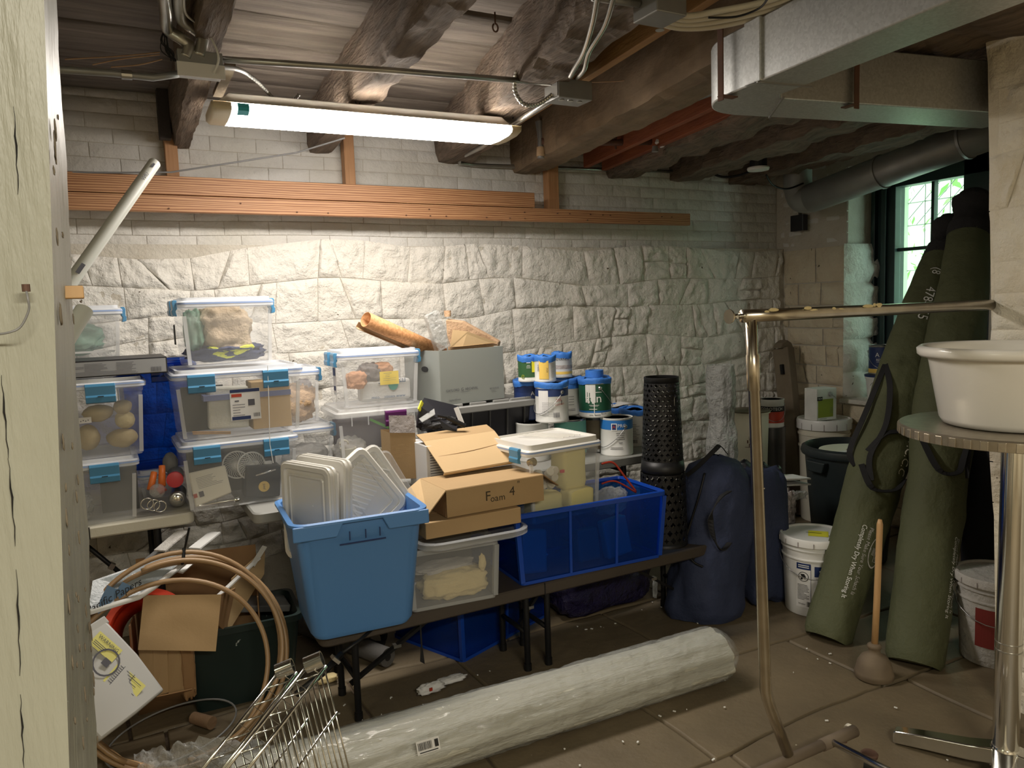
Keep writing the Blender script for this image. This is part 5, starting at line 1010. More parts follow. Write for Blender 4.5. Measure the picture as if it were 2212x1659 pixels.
# buckets and cans in the corner
def stack_base(c, r, h): return None
p = at(1618, 960, Y=3.62); t = thing('beige_bucket', 'dusty beige bucket with drips, left of the red-labelled can', 'bucket', (p.x, 3.62, 0)); z1 = at(1618, 893, Y=3.54).z
MB().lathe([(.105, 0), (.125, z1-.01), (.135, z1-.008), (.135, z1), (.0, z1)], n=30).build('bucket_body', WPL2, t, smooth=True); letters(t, cyl_map(.122, face(p)), [('|', .0+.008*math.sin(i*2.3), z1-.16-.012*i, .002+.003*(i % 3), .02) for i in range(5)]+[('|', .0, z1-.22, .05, .003)], IRON)
MB().lathe([(.134, z1+.001), (.136, z1+.008), (.0, z1+.006)], n=30).build('bucket_lid', WOODB, t, smooth=True)
p = at(1667, 965, Y=3.60); zt_ = at(1667, 928, Y=3.5).z; r = .088
t = thing('steel_can', 'dark dull steel can under the red-labelled can', 'paint can', (p.x, 3.60, 0)); MB().lathe([(r, 0), (r, zt_-.004), (r*1.03, zt_-.003), (r*1.03, zt_), (0, zt_)], n=30).build('can_body', CAND, t, smooth=True); MB().lathe([(.014, 0), (.010, .006)], n=14).build('handle_ear', CANS, t).matrix_local = Matrix.Translation((r*math.cos(face(p)-.4), r*math.sin(face(p)-.4), zt_-.06)) @ Matrix.Rotation(face(p)-.4, 4, 'Z') @ Matrix.Rotation(PI/2, 4, 'Y')
rl = pcan('red and white can reading COROTECH on top of the steel can', (p.x, 3.60, zt_), .080, .185, CANW, False, [(.03, .105, REDL), (.105, .140, INK)], [([('COROTECH', .0, .123, .028)], INKW, .0012)], handle=.3, group=None)
# leaning grey post with slots
q0, q1 = at(1692, 752, Y=3.80), at(1722, 1060, Y=3.62); lp_ = thing('slotted_post', 'old grey wooden post with slots leaning in the corner', 'post', (0, 0, 0))
dn = (q1-q0).normalized(); b0_ = q0+dn*((q0.z-.0)/-dn.z)
MB().bar(q0, b0_, .07, .135, (0, 1, 0)).build('post_body', WOODB, lp_, bev=.008)
sx_ = dn.cross(Vector((0, 1, 0))).normalized()
MB().prism([(-.068, 0), (.068, 0), (.05, .04), (.01, .06), (-.04, .035)], q0-Vector((0, .035, 0)), sx_, -dn, (0, .07, 0)).build('post_tip', WOODB, lp_, bev=.006)
for (px_, py_) in ((1691, 798), (1706, 882)): c = at(px_, py_, Y=3.76); c = c-Vector((0, .0, 0)); MB().bar(c-dn*.035, c+dn*.035, .03, .022, (0, 1, 0)).build('slot', BLACKM, lp_)
# white bucket with lime-labelled rectangular can
p = at(1780, 925, Y=3.45); zb3 = at(1780, 912, Y=3.32).z
def pail(label, loc, r, h, lidz=None, name='bucket', m=WPL2, group=None, lid_m=WPL, handle=True):
    t = thing(name, label, 'bucket', loc, face(loc), group)
    MB().lathe([(r*.86, 0), (r*.87, .004), (r*.95, h*.72), (r*.99, h*.725), (r*.99, h*.74), (r*.95, h*.745), (r*.97, h*.84), (r*1.01, h*.845), (r*1.01, h*.86), (r*.97, h*.865), (r*.98, h*.92)], n=40, cap1=False).build('bucket_body', m, t, smooth=True)
    MB().lathe([(r*1.02, h*.90), (r*1.06, h*.905), (r*1.06, h*.98), (r*1.03, h), (r*.97, h), (r*.95, h-.008)], n=40, cap0=False).build('bucket_lid', lid_m, t, smooth=True)
    q = MB()
    for i in range(14): a = i*PI/7; q.box((r*1.06*math.cos(a), r*1.06*math.sin(a), h*.935), (.004, .004, h*.06), Matrix.Rotation(a, 3, 'Z'))
    q.build('lid_tab', GREYC, t)
    if handle: MB().tube([(r*1.03*math.sin(a)*.0+r*1.05*math.cos(b), r*1.05*math.sin(b), h*.78-.10*math.cos(b)) for b in [-PI/2+k*PI/14 for k in range(15)] for a in (0,)], .002, 6).build('wire_handle', CANS, t, smooth='all')
    return t
pail('white lidded bucket in the corner under the lime-labelled can', (p.x, 3.45, 0), .165, zb3, handle=False)
p2 = at(1772, 885, Y=3.42); t = thing('rectangular_can', 'rectangular steel can with a lime label standing on the corner bucket', 'paint can', (p2.x, 3.42, zb3), -.1)
MB().box((0, 0, .105), (.17, .11, .21)).build('can_body', CANW, t, bev=.004); mm = plane_map((0, -.0555, 0), (1, 0, 0), (0, 0, 1))
letters(t, mm, [('|', -.01, .08, .13, .12)], LIMEL, 'label_wrap', .0004); letters(t, mm, [('|', -.06, .145, .045, .026)], INK, 'black_badge', .0008); letters(t, mm, [('TECH', -.06, .145, .014)], INKW, 'lettering', .0012)
letters(t, mm, [('|', .04, .08-.008*i, .03, .0015) for i in range(5)]+[('|', -.03, .012, .06, .002)], INKG, 'small_print', .0012)
MB().lathe([(.016, 0), (.014, .008)], n=14).build('handle_ear', CANS, t).matrix_local = Matrix.Translation((.03, -.056, .17)) @ Matrix.Rotation(PI/2, 4, 'X')
MB().tube([(.03, -.064, .17), (.06, -.066, .15), (.09, -.06, .12)], .002, 6).build('wire_handle', CANS, t, smooth='all')
# dark trash can
pc_ = at(1838, 958, Z=.66); t = thing('trash_can', 'round black-green trash can with a pale disc lying inside', 'trash can', (pc_.x, pc_.y, 0), face(pc_))
MB().lathe([(.19, 0), (.195, .01), (.245, .60), (.262, .605), (.268, .62), (.262, .645), (.245, .655), (.238, .64), (.232, .58), (.19, .03)], n=44, cap1=True).build('can_body', TRASH, t, smooth=True)
for s in (-1, 1): MB().prism([(-.07, 0), (.07, 0), (.05, -.06), (-.05, -.06)], (.235*math.cos(s*.75), .235*math.sin(s*.75), .585), (-math.sin(s*.75), math.cos(s*.75), 0), (0, 0, 1), (.035*math.cos(s*.75), .035*math.sin(s*.75), 0)).build('grip', TRASH, t, bev=.006)
t = thing('white_disc', 'pale round disc with a dark centre hole lying in the trash can', 'disc', (pc_.x+.02, pc_.y-.01, .615)); MB().lathe([(.045, 0), (.19, 0), (.192, .004), (.19, .008), (.045, .008), (.045, 0)], n=44, cap0=False, cap1=False).build('disc_body', WPL2, t, smooth=True)
MB().box((-.09, .0, .0085), (.06, .035, .001)).build('disc_label', PAPER, t); MB().lathe([(.045, -.01), (.044, -.008)], n=24).build('hole_shadow', BLK, t)
# black rubbish bag with papers, silver bag
q = MB().blob((0, 0, 0), (.34, .26, .62), 41, .16, 2.2, 3.2, 44, 34); o = q.build('rubbish_bag', BLKSH, smooth='all'); o.location = (3.02, 2.92, .30); tag(o, 'black plastic rubbish bag between the navy bags and the trash can', 'bag')
for k, y0 in enumerate((1030, 1042)): a, b = at(1668, y0+2, Y=2.78), at(1732, y0, Y=2.78); tag(MB().bar(a, b, .12, .008).build('paper_stack', PAPER), ('upper', 'lower')[k]+' pale paper edge on the black rubbish bag', 'paper', 'papers on the rubbish bag')
q = MB().blob((0, 0, 0), (.13, .08, .20), 42, .3, 3, 3, 40, 30); o = q.build('silver_bag', mat('silver_film', (.62, .56, .56), .25, .4, bs=18, bd=.03), smooth='all'); p = at(1692, 1098, Y=2.72); o.location = p; tag(o, 'crumpled silvery-pink plastic bag beside the navy bag', 'bag')
q = MB().blob((0, 0, 0), (.12, .05, .04), 43, .3, 3, 3, 30, 20); o = q.build('bag_knot', FILM2, smooth='all'); o.location = at(1722, 1070, Y=2.70)-Vector((0, 0, 0)); tag(o, 'twisted translucent plastic end above the white bucket', 'bag')
# five-gallon bucket
fb_ = at(1757, 1312, Z=0); fb5 = pail('white five-gallon bucket with a yellow sticker on its lid and a dark label', (fb_.x, fb_.y, 0), .148, .375, handle=True, m=WPL)
PM = lambda a, b, h=0: cyl_map(.148*(.872+.08*b/.27), 0)(a, b, h)
cmap = PM
letters(fb5, cmap, [('|', -.045, .15, .07, .215), ('|', .060, .15, .115, .205)], PAPER, 'label_wrap', .0005)
letters(fb5, cmap, [('|', -.045, .245, .066, .030), ('|', .060, .225, .112, .05), ('|', -.012, .15, .0015, .21), ('|', .02, .055, .02, .01)], NAVYL, 'label_band', .0009)
letters(fb5, cmap, [('|', -.045, .25, .05, .004), ('|', -.045, .241, .05, .004), ('|', .055, .228, .06, .006)], INKW, 'lettering', .0013)
letters(fb5, cmap, micro(-.045, .155, .055, 12, .0065, .0022, 5)+micro(.06, .19, .09, 16, .0075, .0012, 6)+barcode(-.02, .062, .014, .025)+[('Welder', -.052, .06, .011)], INK, 'small_print', .0013)
ic = [(-.045+.024*math.cos(t), .195+.024*math.sin(t)) for t in [k*PI/10 for k in range(20)]]
q = MB()
for k in range(20): (a0, b0), (a1, b1_) = ic[k], ic[(k+1) % 20]; q.add([cmap(a0, b0, .0013), cmap(a1, b1_, .0013), cmap(-.045+(a1+.045)*.88, .195+(b1_-.195)*.88, .0013), cmap(-.045+(a0+.045)*.88, .195+(b0-.195)*.88, .0013)], [(0, 1, 2, 3)])
q.add([cmap(a-.045, b+.195, .0013) for a, b in ((-.014, .012), (.004, .014), (.012, .0), (.008, -.012), (.0, -.004), (-.006, -.016), (-.014, -.014), (-.008, 0))], [tuple(range(8))]); q.build('warning_symbol', INK, fb5)
lm_ = plane_map((0, 0, .375-.0075), (0, 1, 0), (-1, 0, 0)); letters(fb5, lm_, [('|', .02, .0, .09, .09)], YELB, 'lid_sticker', .001); letters(fb5, lm_, [('|', -.0, .008, .07, .006), ('S', .07, -.03, .03), ('C', .095, -.035, .03)], INK, 'lid_writing', .0016)
# bucket behind the right bag
p = at(2150, 1418, Z=0); p.z = 0; bk2 = pail('dim white bucket with a red label behind the right green bag', (p.x, p.y, 0), .148, .36, handle=True, m=LGC, lid_m=LGC)  # white bucket; its shade is put into the greyer plastic and darker label
cm = PM; letters(bk2, cm, [('|', -.04, .16, .07, .16)], mat('shaded_red_label', (.20, .025, .02), .6), 'label_wrap', .0006); letters(bk2, cm, [('|', .045, .16, .08, .14)], GREYP, 'grey_label', .0006)
# sill: white bucket and navy can
p = at(1905, 838, X=4.52); t = thing('sill_bucket', 'small white square-shouldered bucket with a blue lid rim on the window sill', 'bucket', (4.52, p.y, .806), face((4.52, p.y)))
hb = at(1905, 808, X=4.52).z-.806
MB().lathe([(.085, 0), (.098, hb-.03), (.104, hb-.028), (.104, hb-.012), (.098, hb-.01)], n=36, cap1=False).build('bucket_body', WPL, t, smooth=True); MB().lathe([(.106, hb-.014), (.108, hb-.002), (.10, hb)], n=36).build('blue_lid', NAVYL, t, smooth=True)
q = MB(); rs = random.Random(3)
for i in range(7): a = rs.uniform(-.05, .05); q.tube([cyl_map(.104, 0)(a+.02*k*rs.uniform(-1, 1), hb-.02-.016*k) for k in range(4)], .0012, 4)
q.build('string_scraps', INK, t)
nc = pcan('navy gallon can on top of the sill bucket by the window', (4.52, p.y, .806+hb+.001), .083, .192, CANS, False, [(.04, .18, NAVYL), (.012, .038, YELL)], [([('A', -.03, .13, .04), ('RENO', -.01, .098, .02), ('|', -.01, .085, .05, .002)], INKW, .0012)], handle=0.0, group=None)
# ---- green canvas bags leaning into the window corner
def schach(label, base, top, radii, seed, items, group='green canvas bags'):
    t = thing('canvas_bag', label, 'bag', base, 0, group); d = Vector(top)-Vector(base); L = d.length; d = d/L; n = (CAM-(Vector(base)+Vector(top))/2); n = (n-d*n.dot(d)).normalized(); s = d.cross(n)*-1
    if s.dot(RT) < 0: s = -s
    def rad(v):
        x = v*(len(radii)-1); i = min(int(x), len(radii)-2); return radii[i]+(radii[i+1]-radii[i])*(x-i)
    def f(u, v, k=1.0, h=0):
        a = 2*PI*u; r = rad(v)*k*(1+.09*noise.fractal(Vector((math.cos(a)*.9, math.sin(a)*.9, v*L*3+seed)), .8, 2.1, 4)+.03*math.sin(a*2+v*9))
        p = d*(v*L)+n*((r*.8+h)*math.cos(a))+s*((r+h)*math.sin(a)); 
        if v < .02: p.z = max(p.z, 0)
        return p
    V1 = .865
    MB().grid(lambda u, v: f(u, v*V1) if v > 0 else f(u, 0, .9), 44, 90).build('bag_body', GREENB, t, smooth='all'); 
    MB().add([f(k/44, 0, .9) for k in range(44)], [tuple(range(44))]).build('bag_bottom', GREENB, t)
    MB().grid(lambda u, v: f(u, V1-.01+v*.125, (1.02, 1.0, .85, .80, .95, 1.05, .75, .15)[min(7, int(v*7.99))]), 30, 16).build('hood', DKCLOTH, t, smooth='all')
    mp = lambda a, b, h=0, v0=0: None
    for (its, m, v0, phi) in items:
        mpp = lambda a, b, h=0, v0=v0, phi=phi: f((phi+(b)/rad(v0))/(2*PI) % 1, max(.001, v0-a/L), 1, .004+h)
        letters(t, mpp, its, m)
    return t, f, L
la, lb_ = Vector((2.60, 2.10, 0.0)), at(2066, 448, X=4.12)
la = at(1797, 1395, Z=0)+Vector((.03, .05, 0)); la.z = 0
L1, fL1, LL1 = schach('left green canvas bag leaning up to the window, lettered along its side', la, lb_, [.100, .108, .115, .125, .130, .13, .12, .105, .09, .085], 1,
    [([('Completely Dry When Storing It', 0, 0, .026)], INKW, .145, .12), ([('Please Make Sure Your Schach Is', 0, 0, .024)], INKG if False else LGC, .150, .38), ([('478-555', 0, 0, .062)], INKW, .715, -.05), ([('(8', 0, 0, .055)], INKW, .80, -.05), ([('S.O.F.T.C.C.C', 0, 0, .055)], WPL2, .40, .85)])
q = MB()
for k in range(24):
    g = lambda t, rr_: fL1((.80+rr_*.034*math.sin(t)/.12)/(2*PI), .175+rr_*.075*math.cos(t)/LL1*1.0, 1, .006)
    q.add([g(k*PI/12, 1), g((k+1)*PI/12, 1), g((k+1)*PI/12, .9), g(k*PI/12, .9)], [(0, 1, 2, 3)])
q.build('oval_emblem', LGC, L1)
letters(L1, lambda a, b, h=0: fL1((.80+b/.12)/(2*PI), .175-a/LL1, 1, .005+h), [('SCHACH', 0, .012, .022), ('IIIIIII', 0, -.012, .020), ('|', 0, .0, .09, .002), ('ww', .0, -.028, .014)], LGC, 'emblem_letters')
ra = at(1990, 1455, Z=0)+Vector((.04, .06, 0)); ra.z = 0; rb = at(2108, 392, X=4.10)
R1_, fR1, LR1 = schach('right green canvas bag beside the rough pier, hood touching the window top', ra, rb, [.108, .115, .12, .125, .13, .13, .12, .105, .10, .095], 5,
    [([('Completely Dry When Storing It', 0, 0, .026)], INKW, .15, .95), ([('Please Make Sure Your Schach Is', 0, 0, .024)], LGC, .155, 1.15)])
def strap(t, f, pts, wd=.026): return web(t, [f(a/(2*PI) % 1, v, 1, h) for a, v, h in pts], wd)
strap(L1, fL1, [(-.9, .33, .0), (-1.2, .36, .02), (-.9, .44, .03), (-.8, .50, .02), (-.9, .56, .0)]); strap(L1, fL1, [(-.55, .33, .01), (.0, .285, .03), (.7, .30, .02), (1.2, .335, .0)]); strap(L1, fL1, [(1.2, .47, .0), (.4, .42, .02), (-.1, .40, .02), (-.5, .36, .01)]); strap(L1, fL1, [(-.9, .56, .0), (-.35, .50, .015), (-.15, .42, .02), (-.35, .35, .015), (-.1, .30, .02)])
strap(R1_, fR1, [(-1.0, .40, .0), (-.6, .385, .02), (.0, .32, .04), (.5, .325, .03), (.8, .36, .01), (.95, .42, .0)]); strap(R1_, fR1, [(.1, .50, .0), (.6, .45, .01), (.9, .40, .01), (1.2, .33, .0)])
o = cloth('dark_filler', 'dark shape added to darken the gap behind the right green bag', 'cover', BLK, (3.62, 1.88, .56), (.50, .30, 1.10), 61, .10, 1.8, 5)  # made-up dark blob that blacks out the gap between bag and pier
# plunger
pg = at(1888, 1462, Z=0); t = thing('plunger', 'old rubber plunger with a wooden handle standing on the floor', 'plunger', (pg.x, pg.y, 0))
MB().lathe([(.066, .0), (.072, .004), (.070, .012), (.073, .016), (.070, .026), (.068, .034), (.062, .06), (.048, .085), (.026, .098), (.022, .102), (.022, .118), (.026, .122), (.026, .132), (.018, .138)], n=36).build('rubber_cup', RUBBER, t, smooth='all')
top = at(1901, 1122, Y=pg.y); dv = Vector((top.x-pg.x, 0, top.z)); MB().tube([(0, 0, .11), (dv.x*.5, 0, dv.z*.5), (dv.x*.97, 0, dv.z*.97), (dv.x, 0, dv.z)], .011, 14, rs=[.0125, .0125, .0115, .007]).build('handle', HANDLEW, t, smooth='all')
# ---- wrapped roll on the floor
t = thing('wrapped_roll', 'long white roll wrapped in clear plastic lying across the floor', 'roll', (1.22, 2.230, 0), R(-2.0))
def roll(u, v, r=.096, k=1):
    x = -.98+1.83*u; a = 2*PI*v; nz = noise.fractal(Vector((x*1.3, math.cos(a)*2.2, math.sin(a)*2.2)), .8, 2.2, 5); rr_ = r*(1+.09*nz*k)+.004*math.sin(a*9+x*3)*k; z = r*.93+rr_*math.sin(a); return (x, rr_*1.12*math.cos(a), max(.001, z))
MB().grid(roll, 150, 60).build('inner_roll', ROLLW, t, smooth='all')
MB().add([roll(1, k/48) for k in range(48)]+[roll(0, k/48) for k in range(48)], [tuple(range(48)), tuple(range(48, 96))]).build('roll_end', WPL2, t)
def rollf(u, v):
    x = -1.0+1.92*u; a = 2*PI*v; e = max(0, (u-.95)/.05); nz = 1-2*abs(noise.fractal(Vector((x*4, math.cos(a)*3, math.sin(a)*3+5)), .7, 2.3, 4)); r = .100*(1+.07*nz)*(1-.55*e*e); z = .092+r*math.sin(a); return (x, r*1.12*math.cos(a), max(.0005, z))
MB().grid(rollf, 170, 70).build('plastic_film', FILM, t, smooth='all')
lm2 = lambda a, b, h=0: Vector((-.42+a, -(.125)*1.12*math.cos(R(20)+b/.13)-h-.004, .11+.128*math.sin(R(20)+b/.13)))
letters(t, lm2, [('|', 0, -.0, .075, .04)], PAPER, 'roll_label', .002); letters(t, lm2, barcode(-.01, .004, .045, .022)+[('|', .0, -.014, .06, .003), ('|', .027, .004, .012, .022)], INK, 'barcode', .004)
# ---- bistro table with basin
tc_ = Vector((2.374, 1.255, 0)); ZT = 1.100
t = thing('bistro_table', 'tall round metal pedestal table with a hammered rim, holding the white basin', 'table', tc_)
MB().lathe([(.299, ZT-.034), (.313, ZT-.031), (.315, ZT-.004), (.310, ZT), (.0, ZT)], n=64).build('table_top', TTOP, t, smooth=True)
q = MB()
for i in range(48): a = i*2*PI/48; q.box((.3145*math.cos(a), .3145*math.sin(a), ZT-.018), (.003, .020, .026), Matrix.Rotation(a, 3, 'Z'))
q.build('rim_dent', TTOP, t, bev=.002, kind='stuff')
MB().lathe([(.036, .06), (.036, ZT-.04)], n=32).build('pedestal', CHROME, t, smooth=True); MB().lathe([(.0372, .40), (.0372, .404)], n=32).lathe([(.0372, .425), (.0372, .428)], n=32).build('pedestal_ring', STEEL, t, smooth=True)
MB().lathe([(.05, .03), (.048, .07), (.038, .09)], n=32).build('pedestal_collar', CHROME, t, smooth=True)
a1 = at(1925, 1586, Z=.02)-tc_; a0 = math.atan2(a1.y, a1.x)
for i in range(4):
    a = a0+i*PI/2; d = Vector((math.cos(a), math.sin(a), 0)); s = Vector((-d.y, d.x, 0)); Lr = .315
    q = MB().loft([[d*x+s*(-w_)+Vector((0, 0, z0)), d*x+s*w_+Vector((0, 0, z0)), d*x+s*w_*.9+Vector((0, 0, z1)), d*x-s*w_*.9+Vector((0, 0, z1))] for x, w_, z0, z1 in ((.03, .036, .035, .085), (.10, .03, .022, .072), (.22, .026, .012, .058), (Lr-.01, .024, .004, .046), (Lr, .022, .004, .040))], True, True); q.build('foot', CHROME, t, smooth=True, bev=.004)
t = thing('basin', 'large white plastic basin standing on the round metal table', 'basin', (tc_.x, tc_.y+.005, ZT+.001))
MB().lathe([(r_*.965, z_*.965) for r_, z_ in ((.185, .0), (.195, .004), (.205, .02), (.238, .20), (.245, .215), (.262, .212), (.270, .220), (.272, .238), (.262, .246), (.246, .244), (.235, .228), (.196, .03), (.180, .012))], n=72).build('basin_body', BASIN, t, smooth='all')
# ---- garment rack
t = thing('garment_rack', 'worn chrome garment rack with a bent upright and top rail', 'clothes rack', (0, 0, 0)); YR = 1.5
ra_ = lambda x, y, Y=YR: at(x, y, Y=Y)
e0, e1 = ra_(1590, 684), ra_(2300, 651)
MB().tube([ra_(1604, 683), ra_(1700, 679), e1], .0175, 16).build('top_rail', RACKM, t, smooth='all')
q = MB().lathe([(.019, 0), (.019, .004)], n=24); o = q.build('end_disc', RACKM, t, smooth=True); o.matrix_world = Matrix.Translation(ra_(1574, 684)) @ Matrix.Rotation(PI/2, 4, 'Y')
MB().tube([ra_(1575, 684), ra_(1604, 683)], .007, 10).build('end_pin', CHROME, t, smooth='all')
MB().tube([ra_(1622, 690), ra_(1625, 765), ra_(1626, 767), ra_(1628, 842), ra_(1629, 844), ra_(1654, 1490), ra_(1658, 1510), ra_(1668, 1540), ra_(1702, 1628)], .0145, 16, rs=[.0155, .0155, .0185, .0185, .0160, .0165, .0165, .0165, .0165]).build('upright', RACKM, t, smooth='all')
q = MB()
for (x, y) in ((1637, 873), (1640, 968), (1645, 1055)): q.blob(ra_(x+5, y, 1.49), (.006, .006, .006), 1, 0, e=2, nu=8, nv=6)
q.build('snap_button', CHROME, t)
rv = ra_(1702, 1632); bl0 = at(1540, 1712, Z=rv.z-.015); br0 = at(1820, 1578, Z=rv.z-.015)
MB().tube([Vector((1.2, rv.y, rv.z-.015)), Vector((br0.x, rv.y, rv.z-.015))], .016, 14).build('base_rail', DUSTY, t, smooth='all')
MB().tube([Vector((br0.x-.12, rv.y, rv.z-.015)), Vector((br0.x+.03, rv.y, rv.z-.015))], .0185, 14).build('rail_sleeve', DUSTY, t, smooth='all')
c0 = at(1800, 1604, Z=rv.z-.01); c1_ = at(1925, 1668, Z=rv.z-.01); MB().tube([c0, c1_+(c1_-c0)*2], .0105, 14).build('side_tube', CHROME, t, smooth='all')
cc = Vector((br0.x+.055, rv.y-.035, .036)); q = MB().lathe([(.036, -.012), (.036, .012)], n=28); o = q.build('caster_wheel', BLACKM, t, smooth=True); o.matrix_world = Matrix.Translation(cc) @ Matrix.Rotation(.5, 4, 'Z') @ Matrix.Rotation(PI/2, 4, 'X')
MB().lathe([(.022, .074), (.026, .07), (.024, .060), (.012, .05)], (cc.x, cc.y, 0), 20).build('caster_swivel', IRON, t, smooth=True)
p = at(1838, 1578, Z=.10); MB().lathe([(.022, -.006), (.022, .006)], n=20).build('end_cap', WPL2, t).matrix_world = Matrix.Translation(p) @ Matrix.Rotation(1.2, 4, 'Y'); MB().tube([p-Vector((.035, 0, .0)), p], .012, 10).tube([p-Vector((.03, 0, -.01)), p-Vector((.03, 0, .03))], .008, 10).build('caster_stem', IRON, t, smooth=True)
q = MB(); rs = random.Random(2)
for i in range(14): x = rs.uniform(1650, 1900); pp = ra_(x, 680-(x-1600)*.045, YR-.014); q.blob(pp+Vector((0, 0, rs.uniform(-.004, .012))), (rs.uniform(.01, .05), .004, .010), i, .3, 3, 2, 10, 6)
q.build('paint_splash', YCLOTH, t, kind='stuff')

# ================================================================ under the bench and tables
b2_ = open_bin('blue_bin', 'large clear-blue plastic bin on the floor under the bench', (1.44, 3.16, 0), R(22), .62, .46, .33, BTRAN, BTRIM, 'blue plastic bins', ribs=1)
MB().tube(smooth([(.10, -.27, .31), (.14, -.31, .29), (.22, -.30, .31), (.25, -.26, .34)]), .007, 8).build('bin_handle', FROST, b2_, smooth='all')
o = MB().blob((0, 0, 0), (.56, .30, .22), 51, .10, 1.8, 5, 44, 24).build('dark_bag', PBAG, smooth='all'); o.location = (2.10, 3.08, .115); o.rotation_euler = (0, 0, R(4)); tag(o, 'glossy dark purple-black plastic bag lying under the bench', 'bag')
tag(MB().blob(at(1415, 1270, Y=2.93), (.03, .01, .10), 5, .2).build('film_scrap', FILM2, smooth='all'), 'shiny scrap of film hanging at the dark bag\'s right', 'film')
ft = thing('foam_tube', 'grey foam pipe insulation tube lying under the bench', 'tube', (0, 0, 0)); f1, f0_ = at(838, 1420, Z=.045), at(640, 1345, Z=.045)
d = (f1-f0_).normalized(); MB().tube([f0_, f1], .040, 24).build('tube_body', FOAMG, ft, smooth=True); MB().tube([f1, f1+d*.001], .016, 16).build('tube_hole', BLK, ft)
q = MB(); rs = random.Random(7)
for i in range(12): r = rs.uniform(.05, .075); ph = rs.uniform(0, .6); q.tube([at(800, 1378, Z=.06)+Vector((r*math.cos(t), r*.9*math.sin(t), .02*math.sin(t*2+ph)+rs.uniform(-.002, .002)+.003*i-.02)) for t in [k*PI/12 for k in range(24)]], .004, 5, cyc=True)
tag(q.build('cable_coil', WEB, smooth='all'), 'coil of black cable behind the grey foam tube', 'cable coil')
hs = thing('hanging_strap', 'narrow black strap hanging from the bench with a metal tip', 'strap', (0, 0, 0)); a, b, c = at(908, 1345, Y=2.62), at(911, 1395, Y=2.62), at(913, 1436, Y=2.62)
MB().loft([[a+Vector((-.003, 0, 0)), a+Vector((.003, 0, 0)), a+Vector((.003, .003, 0)), a+Vector((-.003, .003, 0))], [b+Vector((-.003, 0, 0)), b+Vector((.003, 0, 0)), b+Vector((.003, .003, 0)), b+Vector((-.003, .003, 0))], [c+Vector((-.009, 0, .015)), c+Vector((.009, 0, 0)), c+Vector((.009, .003, 0)), c+Vector((-.009, .003, .015))]], True, True).build('strap_web', WEB, hs)
w1 = thing('crumpled_wrapper', 'crumpled white wrapper with a red mark on the floor behind the roll', 'litter', (0, 0, 0)); p = at(930, 1486, Z=.02)
MB().blob(p, (.11, .05, .035), 61, .3, 3, 2.5).blob(p+Vector((.10, .03, -.005)), (.13, .05, .02), 62, .3, 3, 2.5).build('wrapper', PAPER, w1, smooth='all'); MB().box(p+Vector((-.01, -.03, .01)), (.012, .004, .012)).build('red_mark', REDL, w1)
p = at(706, 1466, Z=.02); tag(MB().blob(p, (.085, .05, .03), 63, .15, 2, 3).build('tan_packet', YCLOTH, smooth='all'), 'small pale yellow packet on the floor behind the wire shelves', 'litter')
# black leg of a stand with clip, in front of the bench
t = thing('black_stand_leg', 'folded black metal leg with a silver clip poking out under the blue tote', 'stand', (0, 0, 0))
MB().tube([at(820, 1345, Y=2.60), at(775, 1385, Y=2.52), at(738, 1412, Y=2.5)], .006, 8).build('thin_rod', BLACKM, t, smooth='all'); MB().tube([at(738, 1412, Y=2.5), at(700, 1452, Y=2.46), at(640, 1500, Y=2.42)], .011, 10).build('leg_tube', BLACKM, t, smooth='all')
MB().bar(at(722, 1427, Y=2.47), at(727, 1421, Y=2.47), .03, .03).build('silver_clip', STEEL, t)
# ---- lower left heap
gt = thing('green_tote', 'dark green paint-spattered tote under the left table', 'storage box', (.40, 3.13, 0), R(-4))
MB().loft([rr(.36, .26, .03, 0), rr(.44, .31, .04, .30), rr(.46, .33, .04, .30), rr(.46, .33, .04, .325), rr(.43, .30, .04, .325), rr(.40, .28, .03, .25)], True).build('tub', GTOTE, gt, smooth=True)
cb = thing('open_carton', 'large open cardboard box with its front flap hanging down', 'box', (.26, 3.20, .12), R(-10))
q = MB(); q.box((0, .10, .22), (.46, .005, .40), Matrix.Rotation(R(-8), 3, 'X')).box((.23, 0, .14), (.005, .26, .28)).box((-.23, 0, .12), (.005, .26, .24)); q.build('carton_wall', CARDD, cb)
a_ = [at(310, 1286, Y=2.93), at(478, 1284, Y=2.93), at(466, 1407, Y=2.86), at(298, 1404, Y=2.86)]; M4 = (Matrix.Translation((.26, 3.20, .12)) @ Matrix.Rotation(R(-10), 4, 'Z')).inverted()
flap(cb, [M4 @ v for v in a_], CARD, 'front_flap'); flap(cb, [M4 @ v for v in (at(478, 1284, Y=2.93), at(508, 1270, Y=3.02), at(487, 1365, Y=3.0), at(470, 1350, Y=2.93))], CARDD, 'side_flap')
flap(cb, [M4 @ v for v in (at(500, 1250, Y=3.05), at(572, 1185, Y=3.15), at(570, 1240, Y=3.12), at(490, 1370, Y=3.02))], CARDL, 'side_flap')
tag(MB().bar(at(462, 1296, Y=3.0), at(560, 1205, Y=3.08), .02, .006).bar(at(545, 1222, Y=3.08), at(572, 1180, Y=3.1), .03, .004).build('white_strip', WPL), 'thin white strip leaning over the open cardboard box', 'strip')
kb2 = thing('crumpled_carton', 'crumpled brown cardboard with folds standing on the floor by the green tote', 'box', (0, 0, 0))
